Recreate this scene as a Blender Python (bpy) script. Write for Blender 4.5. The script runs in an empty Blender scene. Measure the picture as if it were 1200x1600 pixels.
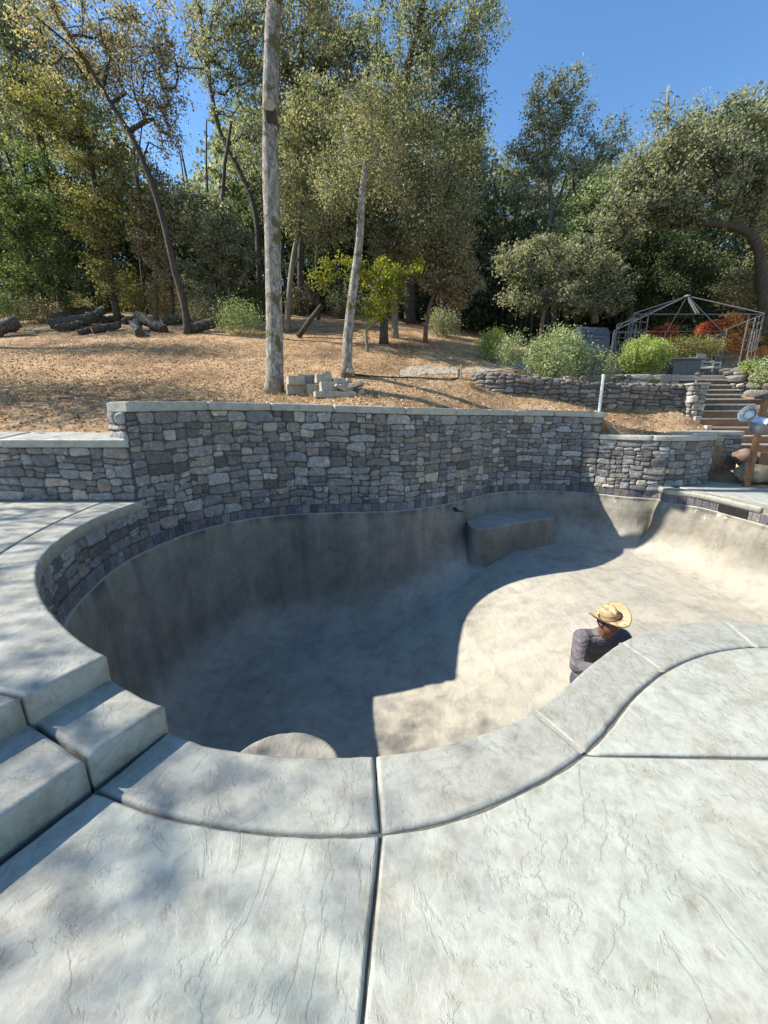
import bpy, bmesh, math, random
import numpy as np
from mathutils import Vector, Matrix, noise
random.seed(7); rng = np.random.default_rng(7)
SC = bpy.context.scene
C = SC.collection

# ------------------------------------------------------------------ camera
EYE = 1.5; PITCH = math.radians(14.1); FOC = 600.0      # focal length in pixels of a 1200 x 1600 picture
cam_d = bpy.data.cameras.new('camera'); cam = bpy.data.objects.new('camera', cam_d); C.objects.link(cam)
cam.location = (0, 0, EYE); cam.rotation_euler = (math.pi/2-PITCH, 0, 0)
cam_d.sensor_fit = 'VERTICAL'; cam_d.sensor_height = 24; cam_d.lens = 24*FOC/1600
cam_d.clip_start = .05; cam_d.clip_end = 500
SC.camera = cam
SC.render.resolution_x = 768; SC.render.resolution_y = 1024

# ------------------------------------------------------------------ light
SHADOW_AZ = math.radians(95.8); SUN_EL = math.radians(41)
to_sun = Vector((-math.sin(SHADOW_AZ)*math.cos(SUN_EL), -math.cos(SHADOW_AZ)*math.cos(SUN_EL), math.sin(SUN_EL)))
w = bpy.data.worlds.new('World'); SC.world = w; w.use_nodes = True
nt = w.node_tree; nt.nodes.clear()
sky = nt.nodes.new('ShaderNodeTexSky'); sky.sky_type = 'NISHITA'; sky.sun_disc = False
sky.sun_elevation = SUN_EL; sky.sun_rotation = math.atan2(to_sun.x, to_sun.y)
sky.altitude = 400; sky.air_density = 1.0; sky.dust_density = 0.1; sky.ozone_density = 1.0
bg = nt.nodes.new('ShaderNodeBackground'); bg.inputs[1].default_value = .124
wo = nt.nodes.new('ShaderNodeOutputWorld')
hs = nt.nodes.new('ShaderNodeHueSaturation'); hs.inputs['Saturation'].default_value = 1.2; nt.links.new(sky.outputs[0], hs.inputs['Color']); nt.links.new(hs.outputs[0], bg.inputs[0]); nt.links.new(bg.outputs[0], wo.inputs[0])
sd = bpy.data.lights.new('sun', 'SUN'); sd.energy = 5.0; sd.angle = math.radians(.55); sd.color = (1, .94, .84)
sun = bpy.data.objects.new('sun', sd); C.objects.link(sun)
sun.rotation_euler = to_sun.to_track_quat('Z', 'Y').to_euler()
SC.view_settings.view_transform = 'Standard'; SC.view_settings.look = 'None'
SC.view_settings.exposure = 1.06; SC.view_settings.gamma = 1
SC.cycles.max_bounces = 6; SC.cycles.diffuse_bounces = 4; SC.cycles.transmission_bounces = 3
SC.cycles.use_adaptive_sampling = True

# ------------------------------------------------------------------ geometry of the view (to place things at real distances)
cp, sp = math.cos(PITCH), math.sin(PITCH)
def ray(px, py):
    u = (px-600)/FOC; v = (py-800)/FOC
    return np.array([u, cp-v*sp, -sp-v*cp])
def onz(px, py, z):
    d = ray(px, py); t = (z-EYE)/d[2]; return (d[0]*t, d[1]*t)
def ony(px, py, Y):
    d = ray(px, py); t = Y/d[1]; return np.array([d[0]*t, Y, EYE+d[2]*t])
def proj(x, y, z):
    z -= EYE; dep = y*cp-z*sp
    return 600+FOC*x/dep, 800+FOC*(-y*sp-z*cp)/dep
def pxm(px, py, Y):          # metres per pixel there
    p = ony(px, py, Y); return (p[1]*cp-(p[2]-EYE)*sp)/FOC

# ------------------------------------------------------------------ object helpers
def tag(o, label=None, cat=None, group=None, kind=None):
    if label: o['label'] = label
    if cat: o['category'] = cat
    if group: o['group'] = group
    if kind: o['kind'] = kind
    return o
def thing(name, label, cat, loc=(0, 0, 0), group=None):
    o = bpy.data.objects.new(name, None); C.objects.link(o); o.location = loc
    o.empty_display_size = .2
    return tag(o, label, cat, group)
def link(name, me, m=None, parent=None, smooth=False):
    o = bpy.data.objects.new(name, me); C.objects.link(o)
    if m is not None: me.materials.append(m)
    if parent is not None:
        o.parent = parent
        o.matrix_parent_inverse = Matrix.Translation(-Vector(parent.location)) if parent.type == 'EMPTY' else Matrix()
    if smooth: me.polygons.foreach_set('use_smooth', [True]*len(me.polygons))
    return o
def mesh(name, V, F, m=None, parent=None, smooth=False, tint=None):
    me = bpy.data.meshes.new(name); me.from_pydata([tuple(map(float, v)) for v in V], [], F); me.update()
    if tint is not None:
        a = me.attributes.new('tint', 'FLOAT_COLOR', 'FACE')
        a.data.foreach_set('color', np.asarray(tint, dtype=np.float32).reshape(-1))
    return link(name, me, m, parent, smooth)
class MB:
    """collects shapes into one mesh"""
    def __init__(s): s.V = []; s.F = []
    def add(s, V, F):
        n = len(s.V); s.V += [tuple(v) for v in V]; s.F += [tuple(i+n for i in f) for f in F]; return s
    def box(s, c, d, rz=0, M=None):
        V = [Vector((x*d[0]/2, y*d[1]/2, z*d[2]/2)) for x in (-1, 1) for y in (-1, 1) for z in (-1, 1)]
        R = Matrix.Rotation(rz, 3, 'Z') if M is None else M
        V = [R@v+Vector(c) for v in V]
        return s.add(V, [(0, 1, 3, 2), (4, 6, 7, 5), (0, 4, 5, 1), (2, 3, 7, 6), (0, 2, 6, 4), (1, 5, 7, 3)])
    def bar(s, a, b, wd, th=None, n=4):
        return s.tube([a, b], [wd/2, (th or wd)/2] if th else [wd/2]*2, n, math.pi/4 if n == 4 else 0)
    def tube(s, pts, rad, n=8, ph=0):
        V, F = tube_geo(np.array(pts, float), np.array(rad, float), n, ph); return s.add(V, F)
    def lathe(s, c, prof, n=16, M=None):
        V = []; F = []
        for r, z in prof:
            for k in range(n):
                a = 2*math.pi*k/n; v = Vector((r*math.cos(a), r*math.sin(a), z))
                if M is not None: v = M@v
                V.append(v+Vector(c))
        for i in range(len(prof)-1):
            for k in range(n):
                F.append((i*n+k, i*n+(k+1) % n, (i+1)*n+(k+1) % n, (i+1)*n+k))
        return s.add(V, F)
    def build(s, name, m, parent=None, smooth=False, bevel=0):
        o = mesh(name, s.V, s.F, m, parent, smooth)
        if bevel:
            b = o.modifiers.new('bevel', 'BEVEL'); b.width = bevel; b.segments = 2; b.limit_method = 'ANGLE'
        return o
def tube_geo(P, R, n, ph=0, noise_amp=0):
    P = np.asarray(P); T = np.zeros_like(P)
    T[1:-1] = P[2:]-P[:-2]; T[0] = P[1]-P[0]; T[-1] = P[-1]-P[-2]
    T /= np.linalg.norm(T, axis=1, keepdims=True)+1e-9
    ref = np.array([0, 0, 1.]) if abs(T[0, 2]) < .8 else np.array([1., 0, 0])
    A = np.cross(T, ref); A /= np.linalg.norm(A, axis=1, keepdims=True)+1e-9
    for i in range(1, len(A)):
        a = A[i-1]-T[i]*np.dot(A[i-1], T[i]); l = np.linalg.norm(a)
        if l > 1e-6: A[i] = a/l
    B = np.cross(T, A)
    an = np.arange(n)*2*math.pi/n+ph
    rr = R[:, None]*np.ones(n)[None, :]
    if noise_amp: rr = rr*(1+noise_amp*rng.normal(size=rr.shape))
    V = P[:, None, :]+rr[:, :, None]*(np.cos(an)[None, :, None]*A[:, None, :]+np.sin(an)[None, :, None]*B[:, None, :])
    V = V.reshape(-1, 3); F = []
    for i in range(len(P)-1):
        for k in range(n):
            F.append((i*n+k, i*n+(k+1) % n, (i+1)*n+(k+1) % n, (i+1)*n+k))
    F.append(tuple(range(n-1, -1, -1))); F.append(tuple((len(P)-1)*n+k for k in range(n)))
    return V, F

# ------------------------------------------------------------------ material helpers
def newmat(name):
    m = bpy.data.materials.new(name); m.use_nodes = True; t = m.node_tree; t.nodes.clear()
    out = t.nodes.new('ShaderNodeOutputMaterial'); b = t.nodes.new('ShaderNodeBsdfPrincipled')
    t.links.new(b.outputs[0], out.inputs[0]); b.inputs['Roughness'].default_value = .85
    return m, t, b
def N(t, typ, **kw):
    n = t.nodes.new(typ)
    for k, v in kw.items():
        if k in n.inputs: n.inputs[k].default_value = v
        else: setattr(n, k, v)
    return n
def coords(t, scale=(1, 1, 1)):
    g = t.nodes.new('ShaderNodeTexCoord'); mp = t.nodes.new('ShaderNodeMapping'); mp.inputs['Scale'].default_value = scale
    t.links.new(g.outputs['Object'], mp.inputs[0]); return mp.outputs[0]
def noisen(t, vec, scale, detail=4, rough=.6, dist=0):
    n = N(t, 'ShaderNodeTexNoise', Scale=scale, Detail=detail, Roughness=rough, Distortion=dist)
    t.links.new(vec, n.inputs['Vector']); return n.outputs['Fac']
def ramp(t, fac, stops, interp='LINEAR'):
    r = t.nodes.new('ShaderNodeValToRGB'); r.color_ramp.interpolation = interp; e = r.color_ramp.elements
    while len(e) > 1: e.remove(e[-1])
    e[0].position = stops[0][0]
    def c4(c): return (c, c, c, 1) if isinstance(c, (int, float)) else (*c, 1)
    e[0].color = c4(stops[0][1])
    for p, c in stops[1:]:
        k = e.new(p); k.color = c4(c)
    t.links.new(fac, r.inputs[0]); return r.outputs[0]
def mix(t, a, b, fac=.5, mode='MIX'):
    m = t.nodes.new('ShaderNodeMixRGB'); m.blend_type = mode
    for i, v in ((0, fac), (1, a), (2, b)):
        if hasattr(v, 'is_output'): t.links.new(v, m.inputs[i])
        else: m.inputs[i].default_value = v if i == 0 else (*v, 1) if len(v) == 3 else v
    return m.outputs[0]
def mul(t, a, b):
    n = t.nodes.new('ShaderNodeMath'); n.operation = 'MULTIPLY'; t.links.new(a, n.inputs[0]); t.links.new(b, n.inputs[1]); return n.outputs[0]
def bump(t, b, h, strength=.3, dist=.02, prev=None):
    n = N(t, 'ShaderNodeBump', Strength=strength, Distance=dist); t.links.new(h, n.inputs['Height'])
    if prev is not None: t.links.new(prev, n.inputs['Normal'])
    t.links.new(n.outputs[0], b.inputs['Normal']); return n.outputs[0]
def simple(name, c1, c2, scale=8, rough=.85, bs=.25, bd=.01, metal=0, c3=None):
    m, t, b = newmat(name); v = coords(t)
    f = noisen(t, v, scale, 6, .65)
    st = [(.3, c1), (.7, c2)] if c3 is None else [(.25, c1), (.5, c2), (.75, c3)]
    t.links.new(ramp(t, f, st), b.inputs['Base Color']); b.inputs['Roughness'].default_value = rough; b.inputs['Metallic'].default_value = metal
    bump(t, b, noisen(t, v, scale*5, 5), bs, bd); return m
def mat_stamped(name, warm=0.0, seed=0.0, gain=1.0):
    m, t, b = newmat(name); v = coords(t)
    mp = v.node; mp.inputs['Location'].default_value = (seed, seed*.7, 0)
    big = noisen(t, v, 1.3, 5, .6, .8); mid = noisen(t, v, 6.5, 10, .74, .35); fine = noisen(t, v, 26, 8, .7, .5)
    g = gain
    c = ramp(t, big, [(.3, (.43*g, .455*g, .39*g)), (.48, (.48*g, .485*g, .42*g)), (.60, (.455*g, .44*g, .37*g)), (.72, (.45*g, .47*g, .405*g))])
    if warm: c = mix(t, c, (.47*g, .455*g, .405*g), warm)
    c2 = ramp(t, mid, [(.36, (.76, .74, .69)), (.47, (.94, .94, .91)), (.53, (1.02, 1.03, 1.01)), (.62, (1.10, 1.12, 1.10))])
    c = mix(t, c, c2, 1, 'MULTIPLY')
    vein = ramp(t, fine, [(.35, (.84, .82, .79)), (.5, (1, 1, 1)), (.7, (1.07, 1.07, 1.08))])
    c = mix(t, c, vein, .8, 'MULTIPLY')
    # slate ledges: contour steps of a stretched noise
    st = t.nodes.new('ShaderNodeMapping'); st.inputs['Scale'].default_value = (1.35, .85, 1); st.inputs['Rotation'].default_value = (0, 0, .6)
    t.links.new(v, st.inputs[0])
    led = noisen(t, st.outputs[0], 1.25, 9, .6, .6)
    steps = ramp(t, led, [(.30, .0), (.38, .12), (.385, .3), (.46, .34), (.465, .52), (.54, .55), (.544, .74), (.61, .76), (.614, .95), (.8, 1)])
    dirt = ramp(t, led, [(.375, 1), (.385, .0), (.395, 1), (.455, 1), (.465, 0.1), (.474, 1), (.534, 1), (.542, 0), (.552, 1), (.604, 1), (.612, 0), (.622, 1)])
    c = mix(t, c, (.15, .145, .13), mul(t, ramp(t, dirt, [(0, .38), (1, 0)]), ramp(t, mid, [(.46, 0), (.62, 1)])))
    t.links.new(c, b.inputs['Base Color'])
    b.inputs['Roughness'].default_value = .62
    n1 = bump(t, b, steps, .5, .018)
    n2 = bump(t, b, mid, .35, .022, n1)
    bump(t, b, fine, .30, .006, n2)
    return m
def mat_gunite(name='sprayed_concrete'):
    m, t, b = newmat(name); v = coords(t)
    big = noisen(t, v, .9, 6, .65, .6); mid = noisen(t, v, 4, 8, .7, .4)
    stre = t.nodes.new('ShaderNodeMapping'); stre.inputs['Scale'].default_value = (1.7, 1.7, .22); t.links.new(v, stre.inputs[0])
    st = noisen(t, stre.outputs[0], 1.3, 6, .6)
    c = ramp(t, big, [(.32, (.31, .28, .225)), (.5, (.35, .325, .265)), (.66, (.285, .265, .23))])
    c = mix(t, c, ramp(t, mid, [(.3, (.74, .73, .71)), (.5, (1, 1, 1)), (.68, (1.14, 1.13, 1.1))]), 1, 'MULTIPLY')
    # wet and mineral streaks on the upright faces only
    g = t.nodes.new('ShaderNodeNewGeometry'); sx = t.nodes.new('ShaderNodeSeparateXYZ'); t.links.new(g.outputs['Normal'], sx.inputs[0])
    up = ramp(t, sx.outputs[2], [(.3, 1), (.75, 0)])
    sc = ramp(t, st, [(.30, (.42, .415, .41)), (.45, (.56, .55, .54)), (.55, (.66, .65, .64)), (.62, (.62, .61, .60)), (.74, (.92, .91, .90))])
    c = mix(t, c, mix(t, c, sc, 1, 'MULTIPLY'), up)
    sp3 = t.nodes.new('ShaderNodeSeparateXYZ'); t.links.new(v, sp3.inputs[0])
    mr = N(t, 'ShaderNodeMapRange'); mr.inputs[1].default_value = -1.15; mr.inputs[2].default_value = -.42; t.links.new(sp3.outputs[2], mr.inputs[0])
    xr_ = N(t, 'ShaderNodeMapRange'); xr_.inputs[1].default_value = 5.0; xr_.inputs[2].default_value = 6.8; t.links.new(sp3.outputs[0], xr_.inputs[0])
    band = ramp(t, mr.outputs[0], [(0, 0), (.45, .55), (.9, 1)])
    spl = noisen(t, v, 3.1, 9, .78, .3)
    c = mix(t, c, (.62, .61, .58), mul(t, mul(t, ramp(t, spl, [(.60, 0), (.615, .75)]), band), ramp(t, xr_.outputs[0], [(.0, 0), (1.0, 1)])))
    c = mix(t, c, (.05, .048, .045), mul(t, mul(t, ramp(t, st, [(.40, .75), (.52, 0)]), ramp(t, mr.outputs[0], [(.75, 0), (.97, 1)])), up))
    tro = t.nodes.new('ShaderNodeTexVoronoi'); tro.inputs['Scale'].default_value = 1.6; t.links.new(v, tro.inputs[0])
    c = mix(t, c, mix(t, c, ramp(t, tro.outputs['Color'], [(0, (.86, .86, .85)), (1, (1.1, 1.1, 1.09))]), 1, 'MULTIPLY'), .8)
    t.links.new(c, b.inputs['Base Color']); b.inputs['Roughness'].default_value = .93
    sct = t.nodes.new('ShaderNodeMapping'); sct.inputs['Scale'].default_value = (1, .35, 1); sct.inputs['Rotation'].default_value = (0, 0, 1.0); t.links.new(v, sct.inputs[0])
    n1 = bump(t, b, noisen(t, sct.outputs[0], 9, 6, .6, .8), .5, .03)
    bump(t, b, noisen(t, v, 70, 6, .75), .55, .008, n1)
    return m
def mat_stone(name, gain=1.0, bs=.7):
    m, t, b = newmat(name); v = coords(t)
    a = N(t, 'ShaderNodeAttribute', attribute_name='tint')
    f = noisen(t, v, 14, 8, .7, .6); f2 = noisen(t, v, 55, 6, .7)
    c = mix(t, a.outputs['Color'], ramp(t, f, [(.28, (.38*gain,)*3), (.46, (.85*gain,)*3), (.56, (1.05*gain,)*3), (.68, (1.75*gain, 1.72*gain, 1.65*gain))]), 1, 'MULTIPLY')
    c = mix(t, c, ramp(t, f2, [(.3, (.75,)*3), (.7, (1.25,)*3)]), .8, 'MULTIPLY')
    t.links.new(c, b.inputs['Base Color']); b.inputs['Roughness'].default_value = .8
    n1 = bump(t, b, f, bs, .02); bump(t, b, f2, .5, .006, n1); return m
def mat_bark(name, c1, c2, c3, moss=0):
    m, t, b = newmat(name); v = coords(t, (1, 1, .45))
    f = noisen(t, v, 16, 10, .78, .6); f2 = noisen(t, coords(t), 3, 4)
    c = ramp(t, f, [(.32, c1), (.5, c2), (.66, c3)])
    if moss:
        c = mix(t, c, (.10, .085, .03), ramp(t, f2, [(.54, 0), (.60, moss)]))
    t.links.new(c, b.inputs['Base Color']); b.inputs['Roughness'].default_value = .95
    bump(t, b, f, 1, .03); return m
def mat_leaf(name, cols, trans=.45):
    m = bpy.data.materials.new(name); m.use_nodes = True; t = m.node_tree; t.nodes.clear()
    out = t.nodes.new('ShaderNodeOutputMaterial')
    a = N(t, 'ShaderNodeAttribute', attribute_name='tint')
    c = ramp(t, a.outputs['Fac'], [(i/(len(cols)-1), k) for i, k in enumerate(cols)])
    b = t.nodes.new('ShaderNodeBsdfPrincipled'); b.inputs['Roughness'].default_value = .6; b.inputs['Specular IOR Level'].default_value = .3
    t.links.new(c, b.inputs['Base Color'])
    tr = t.nodes.new('ShaderNodeBsdfTranslucent'); t.links.new(mix(t, c, (1.2, 1.25, .6), 1, 'MULTIPLY'), tr.inputs[0])
    mx = t.nodes.new('ShaderNodeMixShader'); mx.inputs[0].default_value = trans
    t.links.new(b.outputs[0], mx.inputs[1]); t.links.new(tr.outputs[0], mx.inputs[2]); t.links.new(mx.outputs[0], out.inputs[0])
    return m

M = {}
M['deck'] = mat_stamped('stamped_concrete', 0, 0, .76)
M['coping'] = mat_stamped('coping_concrete', .45, 15.7, .66)
M['cap'] = mat_stamped('cap_concrete', .8, 31.0, .70)
M['shell'] = mat_gunite()
M['stone'] = mat_stone('ledge_stone')
M['rock'] = mat_stone('field_rock', .9, 1)
M['mortar'] = simple('dark_mortar', (.035, .034, .033), (.085, .08, .075), 20)
M['groove'] = simple('joint_filler', (.06, .057, .052), (.13, .125, .11), 40)
M['tile'] = mat_stone('slate_tile', .9, .3)
M['pale_groove'] = simple('pale_joint', (.45, .44, .38), (.6, .58, .5), 30)
# ------------------------------------------------------------------ curves in plan
def smooth(pts, step=.05, closed=False):
    """Catmull-Rom resampled at even steps"""
    P = np.array(pts, float)
    if closed: Q = np.vstack([P[-1], P, P[0], P[1]])
    else: Q = np.vstack([2*P[0]-P[1], P, 2*P[-1]-P[-2]])
    out = []
    for i in range(1, len(Q)-2):
        p0, p1, p2, p3 = Q[i-1], Q[i], Q[i+1], Q[i+2]
        k = max(2, int(np.linalg.norm(p2-p1)/step*2))
        for j in range(k):
            t = j/k
            out.append(.5*((2*p1)+(-p0+p2)*t+(2*p0-5*p1+4*p2-p3)*t*t+(-p0+3*p1-3*p2+p3)*t**3))
    if not closed: out.append(Q[-2])
    out = np.array(out)
    if closed: out = np.vstack([out, out[0]])
    s = np.r_[0, np.cumsum(np.linalg.norm(np.diff(out, axis=0), axis=1))]
    n = max(2, int(round(s[-1]/step)))
    ss = np.linspace(0, s[-1], n+1)
    R = np.c_[np.interp(ss, s, out[:, 0]), np.interp(ss, s, out[:, 1])]
    return R[:-1] if closed else R
class Path:
    """a plan curve; n points to the left of travel... here towards the viewer side (front)"""
    def __init__(s, pts, step=.04, sm=True, front=1, it=0):
        s.P = smooth(pts, step) if sm else np.array(pts, float)
        for _ in range(it): s.P[1:-1] = (s.P[:-2]+2*s.P[1:-1]+s.P[2:])/4
        if not sm:
            d = np.r_[0, np.cumsum(np.linalg.norm(np.diff(s.P, axis=0), axis=1))]; k = np.linspace(0, d[-1], max(2, int(d[-1]/step))+1)
            s.P = np.c_[np.interp(k, d, s.P[:, 0]), np.interp(k, d, s.P[:, 1])]
        s.s = np.r_[0, np.cumsum(np.linalg.norm(np.diff(s.P, axis=0), axis=1))]; s.L = s.s[-1]
        T = np.gradient(s.P, axis=0); T /= np.linalg.norm(T, axis=1, keepdims=True)
        s.N = np.c_[T[:, 1], -T[:, 0]]*front; s.T = T
    def at(s, q):
        return np.array([np.interp(q, s.s, s.P[:, 0]), np.interp(q, s.s, s.P[:, 1])])
    def nrm(s, q):
        n = np.array([np.interp(q, s.s, s.N[:, 0]), np.interp(q, s.s, s.N[:, 1])]); return n/(np.linalg.norm(n)+1e-9)
    def pt(s, q, off, z):
        p = s.at(q)+s.nrm(q)*off; return (p[0], p[1], z)
    def s_at_px(s, px, z):
        xs = np.array([proj(a, b, z)[0] for a, b in s.P]); i = int(np.argmin(abs(xs-px))); return s.s[i]
    def sub(s, a, b, k=None):
        k = k or max(2, int((b-a)/.05)); return [s.at(q) for q in np.linspace(a, b, k)]

inner = [(-1.06, 1.57), (-.91, 1.50), (-.75, 1.465), (-.59, 1.44), (-.29, 1.42), (-.05, 1.43), (.15, 1.45), (.30, 1.49), (.47, 1.55), (.65, 1.63),
         (.83, 1.73), (1.03, 1.88), (1.28, 2.09), (1.60, 2.32), (1.83, 2.45), (2.14, 2.56), (2.42, 2.61), (2.66, 2.61), (2.88, 2.56)]
inner_ext = [(3.3, 2.42), (4.2, 2.36), (5.2, 2.75), (6.0, 3.6), (6.6, 4.8)]
outer = [(-1.19, 1.26), (-1.02, 1.20), (-.87, 1.155), (-.65, 1.12), (-.48, 1.095), (-.24, 1.08), (-.01, 1.09), (.12, 1.10), (.24, 1.13), (.40, 1.18),
         (.58, 1.26), (.78, 1.35), (.93, 1.44), (1.09, 1.56), (1.34, 1.78), (1.66, 2.00), (1.83, 2.09), (2.09, 2.20), (2.36, 2.27), (2.60, 2.28), (2.8, 2.24)]
outer_ext = [(3.15, 2.1), (4.2, 2.0), (5.4, 2.42), (6.3, 3.4), (6.95, 4.7)]
Z_TILE = -.25; T_H = .17; Z_FAR = -.13
fd_edge = [(6.92, 5.3), (6.93, 6.73), (6.86, 8.05), (6.45, 8.65)]
W = [(6.54, 8.97), (5.93, 9.21), (5.49, 9.55), (4.98, 9.83), (4.22, 10.02), (3.35, 9.92), (2.69, 9.62), (1.98, 8.97), (1.44, 8.47), (.68, 7.97), (0, 7.74),
     (-1.30, 7.61), (-2.03, 7.44), (-2.62, 7.14), (-3.05, 6.68), (-3.30, 6.21), (-3.44, 5.74), (-3.52, 5.26), (-3.51, 4.69), (-3.41, 4.20), (-3.24, 3.66)]
upper_edge = [(-3.12, 3.38), (-2.90, 3.02), (-2.68, 2.75), (-2.34, 2.40), (-2.09, 2.19), (-1.88, 2.03), (-1.67, 1.88), (-1.44, 1.75)]
step_edge = [(-1.31, 1.685)]
pool_pts = inner+inner_ext+fd_edge+W+upper_edge+step_edge
OUT = smooth(pool_pts, .06, True)

def floor_z(x, y):
    t = np.clip((x+.22*(y-5)+.9)/5.2, 0, 1); t = t*t*(3-2*t)
    return -2.72+1.12*t
# ------------------------------------------------------------------ the pool
pool = thing('swimming_pool', 'empty curved swimming pool with bare sprayed concrete shell below the stone wall', 'swimming pool', (1.5, 5, -2.7))
n = len(OUT)
Tn = np.roll(OUT, -1, 0)-np.roll(OUT, 1, 0); Tn /= np.linalg.norm(Tn, axis=1, keepdims=True)
NI = np.c_[-Tn[:, 1], Tn[:, 0]]
cen = np.array([1.0, 5.0])
A2 = np.sum(OUT[:, 0]*np.roll(OUT[:, 1], -1)-np.roll(OUT[:, 0], -1)*OUT[:, 1])
if A2 < 0: NI = -NI           # NI points into the water
# smooth the inward normals so that the cove does not fold at corners
NIs = NI.copy()
for _ in range(14): NIs = (np.roll(NIs, 1, 0)+NIs+np.roll(NIs, -1, 0))/3
V = []; F = []; rows = []
prof = [(0.0, 'a')]
def shell_rows():
    R = []
    R.append([(OUT[i, 0]-NI[i, 0]*.25, OUT[i, 1]-NI[i, 1]*.25, Z_TILE+.004) for i in range(n)])
    R.append([(OUT[i, 0]-NI[i, 0]*.012, OUT[i, 1]-NI[i, 1]*.012, Z_TILE+.004) for i in range(n)])
    R.append([(OUT[i, 0]-NI[i, 0]*.012, OUT[i, 1]-NI[i, 1]*.012, Z_TILE-T_H) for i in range(n)])
    for k, (off, dz) in enumerate([(.012, -.004), (.03, -.012), (.038, -.03), (.04, -.06)]):
        R.append([(OUT[i, 0]+NI[i, 0]*off, OUT[i, 1]+NI[i, 1]*off, Z_TILE-T_H+dz+(.006*noise.noise(Vector((OUT[i, 0]*4, OUT[i, 1]*4, 3))) if k < 3 else 0)) for i in range(n)])
    rad = .85
    for f in (0, .12, .25, .4, .55, .7, .85, 1.0):
        row = []
        for i in range(n):
            zb = floor_z(OUT[i, 0]+NIs[i, 0]*.8, OUT[i, 1]+NIs[i, 1]*.8)+rad; zt = Z_TILE-T_H-.07
            z = zt+(zb-zt)*f; o = .04+.10*f+.012*noise.noise(Vector((OUT[i, 0]*1.5, OUT[i, 1]*1.5, z*1.5)))
            a = NI[i]*(1-f)+NIs[i]*f
            row.append((OUT[i, 0]+a[0]*o, OUT[i, 1]+a[1]*o, z))
        R.append(row)
    for k in range(1, 11):
        a = k/10*math.pi/2; row = []
        for i in range(n):
            o = .14+rad*(1-math.cos(a)); x, y = OUT[i]+NIs[i]*o
            zf = floor_z(*(OUT[i]+NIs[i]*.8)); zz = floor_z(x, y)
            z = zf+rad-rad*math.sin(a)
            z = z*(1-k/10)+(zz+rad*(1-math.sin(a)))*(k/10)
            row.append((x, y, z-(.012 if k == 10 else 0)))
        R.append(row)
    return R
SR = shell_rows()
V = [p for r in SR for p in r]; F = []
for j in range(len(SR)-1):
    for i in range(n):
        a, b_ = j*n+i, j*n+(i+1) % n
        F.append((a, b_, b_+n, a+n))
shell = mesh('pool_shell', V, F, M['shell'], pool, True)
# pool floor: a sheet inside the cove
nx, ny = 90, 90; xs = np.linspace(-3.3, 6.8, nx); ys = np.linspace(1.6, 9.8, ny)
def inside(px, py, poly):
    x1, y1 = poly[:, 0], poly[:, 1]; x2, y2 = np.roll(x1, -1), np.roll(y1, -1)
    c = ((y1 > py) != (y2 > py)) & (px < (x2-x1)*(py-y1)/(y2-y1+1e-12)+x1); return np.count_nonzero(c) % 2 == 1
V = [(x, y, floor_z(x, y)+.010*noise.noise(Vector((x*1.1, y*1.1, 0)))+.006*noise.noise(Vector((x*4, y*4, 5)))) for y in ys for x in xs]; F = []
for j in range(ny-1):
    for i in range(nx-1):
        cx, cy = (xs[i]+xs[i+1])/2, (ys[j]+ys[j+1])/2
        if inside(cx, cy, OUT) and np.min(np.hypot(OUT[:, 0]-cx, OUT[:, 1]-cy)) > .62: F.append((j*nx+i, j*nx+i+1, (j+1)*nx+i+1, (j+1)*nx+i))
mesh('pool_floor', V, F, M['shell'], pool, True)
# tile band
V = []; F = []; TC = []
s_o = np.r_[0, np.cumsum(np.linalg.norm(np.roll(OUT, -1, 0)-OUT, axis=1))]; L_o = s_o[-1]; tw = .155; nt_ = int(L_o/tw); tw = L_o/nt_
OX = np.vstack([OUT, OUT[:1]]); NX = np.vstack([NI, NI[:1]])
def out_pt(q, off, z):
    q = q % L_o
    return (np.interp(q, s_o, OX[:, 0])+np.interp(q, s_o, NX[:, 0])*off, np.interp(q, s_o, OX[:, 1])+np.interp(q, s_o, NX[:, 1])*off, z)
for k in range(nt_):
    a, b_ = k*tw+.004, (k+1)*tw-.004; z0, z1 = Z_TILE-T_H+.004, Z_TILE-.003
    j = len(V); hs = [.018, .024]
    for off, g in ((.0, 0), (.014, .0), (.018, .006)):
        V += [out_pt(a+g, off, z0+g), out_pt(b_-g, off, z0+g), out_pt(b_-g, off, z1-g), out_pt(a+g, off, z1-g)]
    for r in (0, 4):
        for e in range(4): F.append((j+r+e, j+r+(e+1) % 4, j+r+4+(e+1) % 4, j+r+4+e))
    F.append((j+8, j+9, j+10, j+11))
    base = random.choice([(.10, .095, .115), (.135, .13, .14), (.075, .072, .09), (.17, .165, .17), (.12, .10, .115), (.16, .14, .12)]); g = random.uniform(.8, 1.25)
    TC += [(base[0]*g, base[1]*g, base[2]*g, 1)]*9
mesh('tile_band', V, F, M['tile'], pool, False, TC)
V = []; F = []
for k in range(nt_*2):
    q = k*tw/2; V += [out_pt(q, .004, Z_TILE-T_H), out_pt(q, .004, Z_TILE+.005)]
mesh('tile_grout', V, [(2*i, 2*i+2, 2*i+3, 2*i+1) for i in range(nt_*2-1)], M['groove'], pool)

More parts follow.
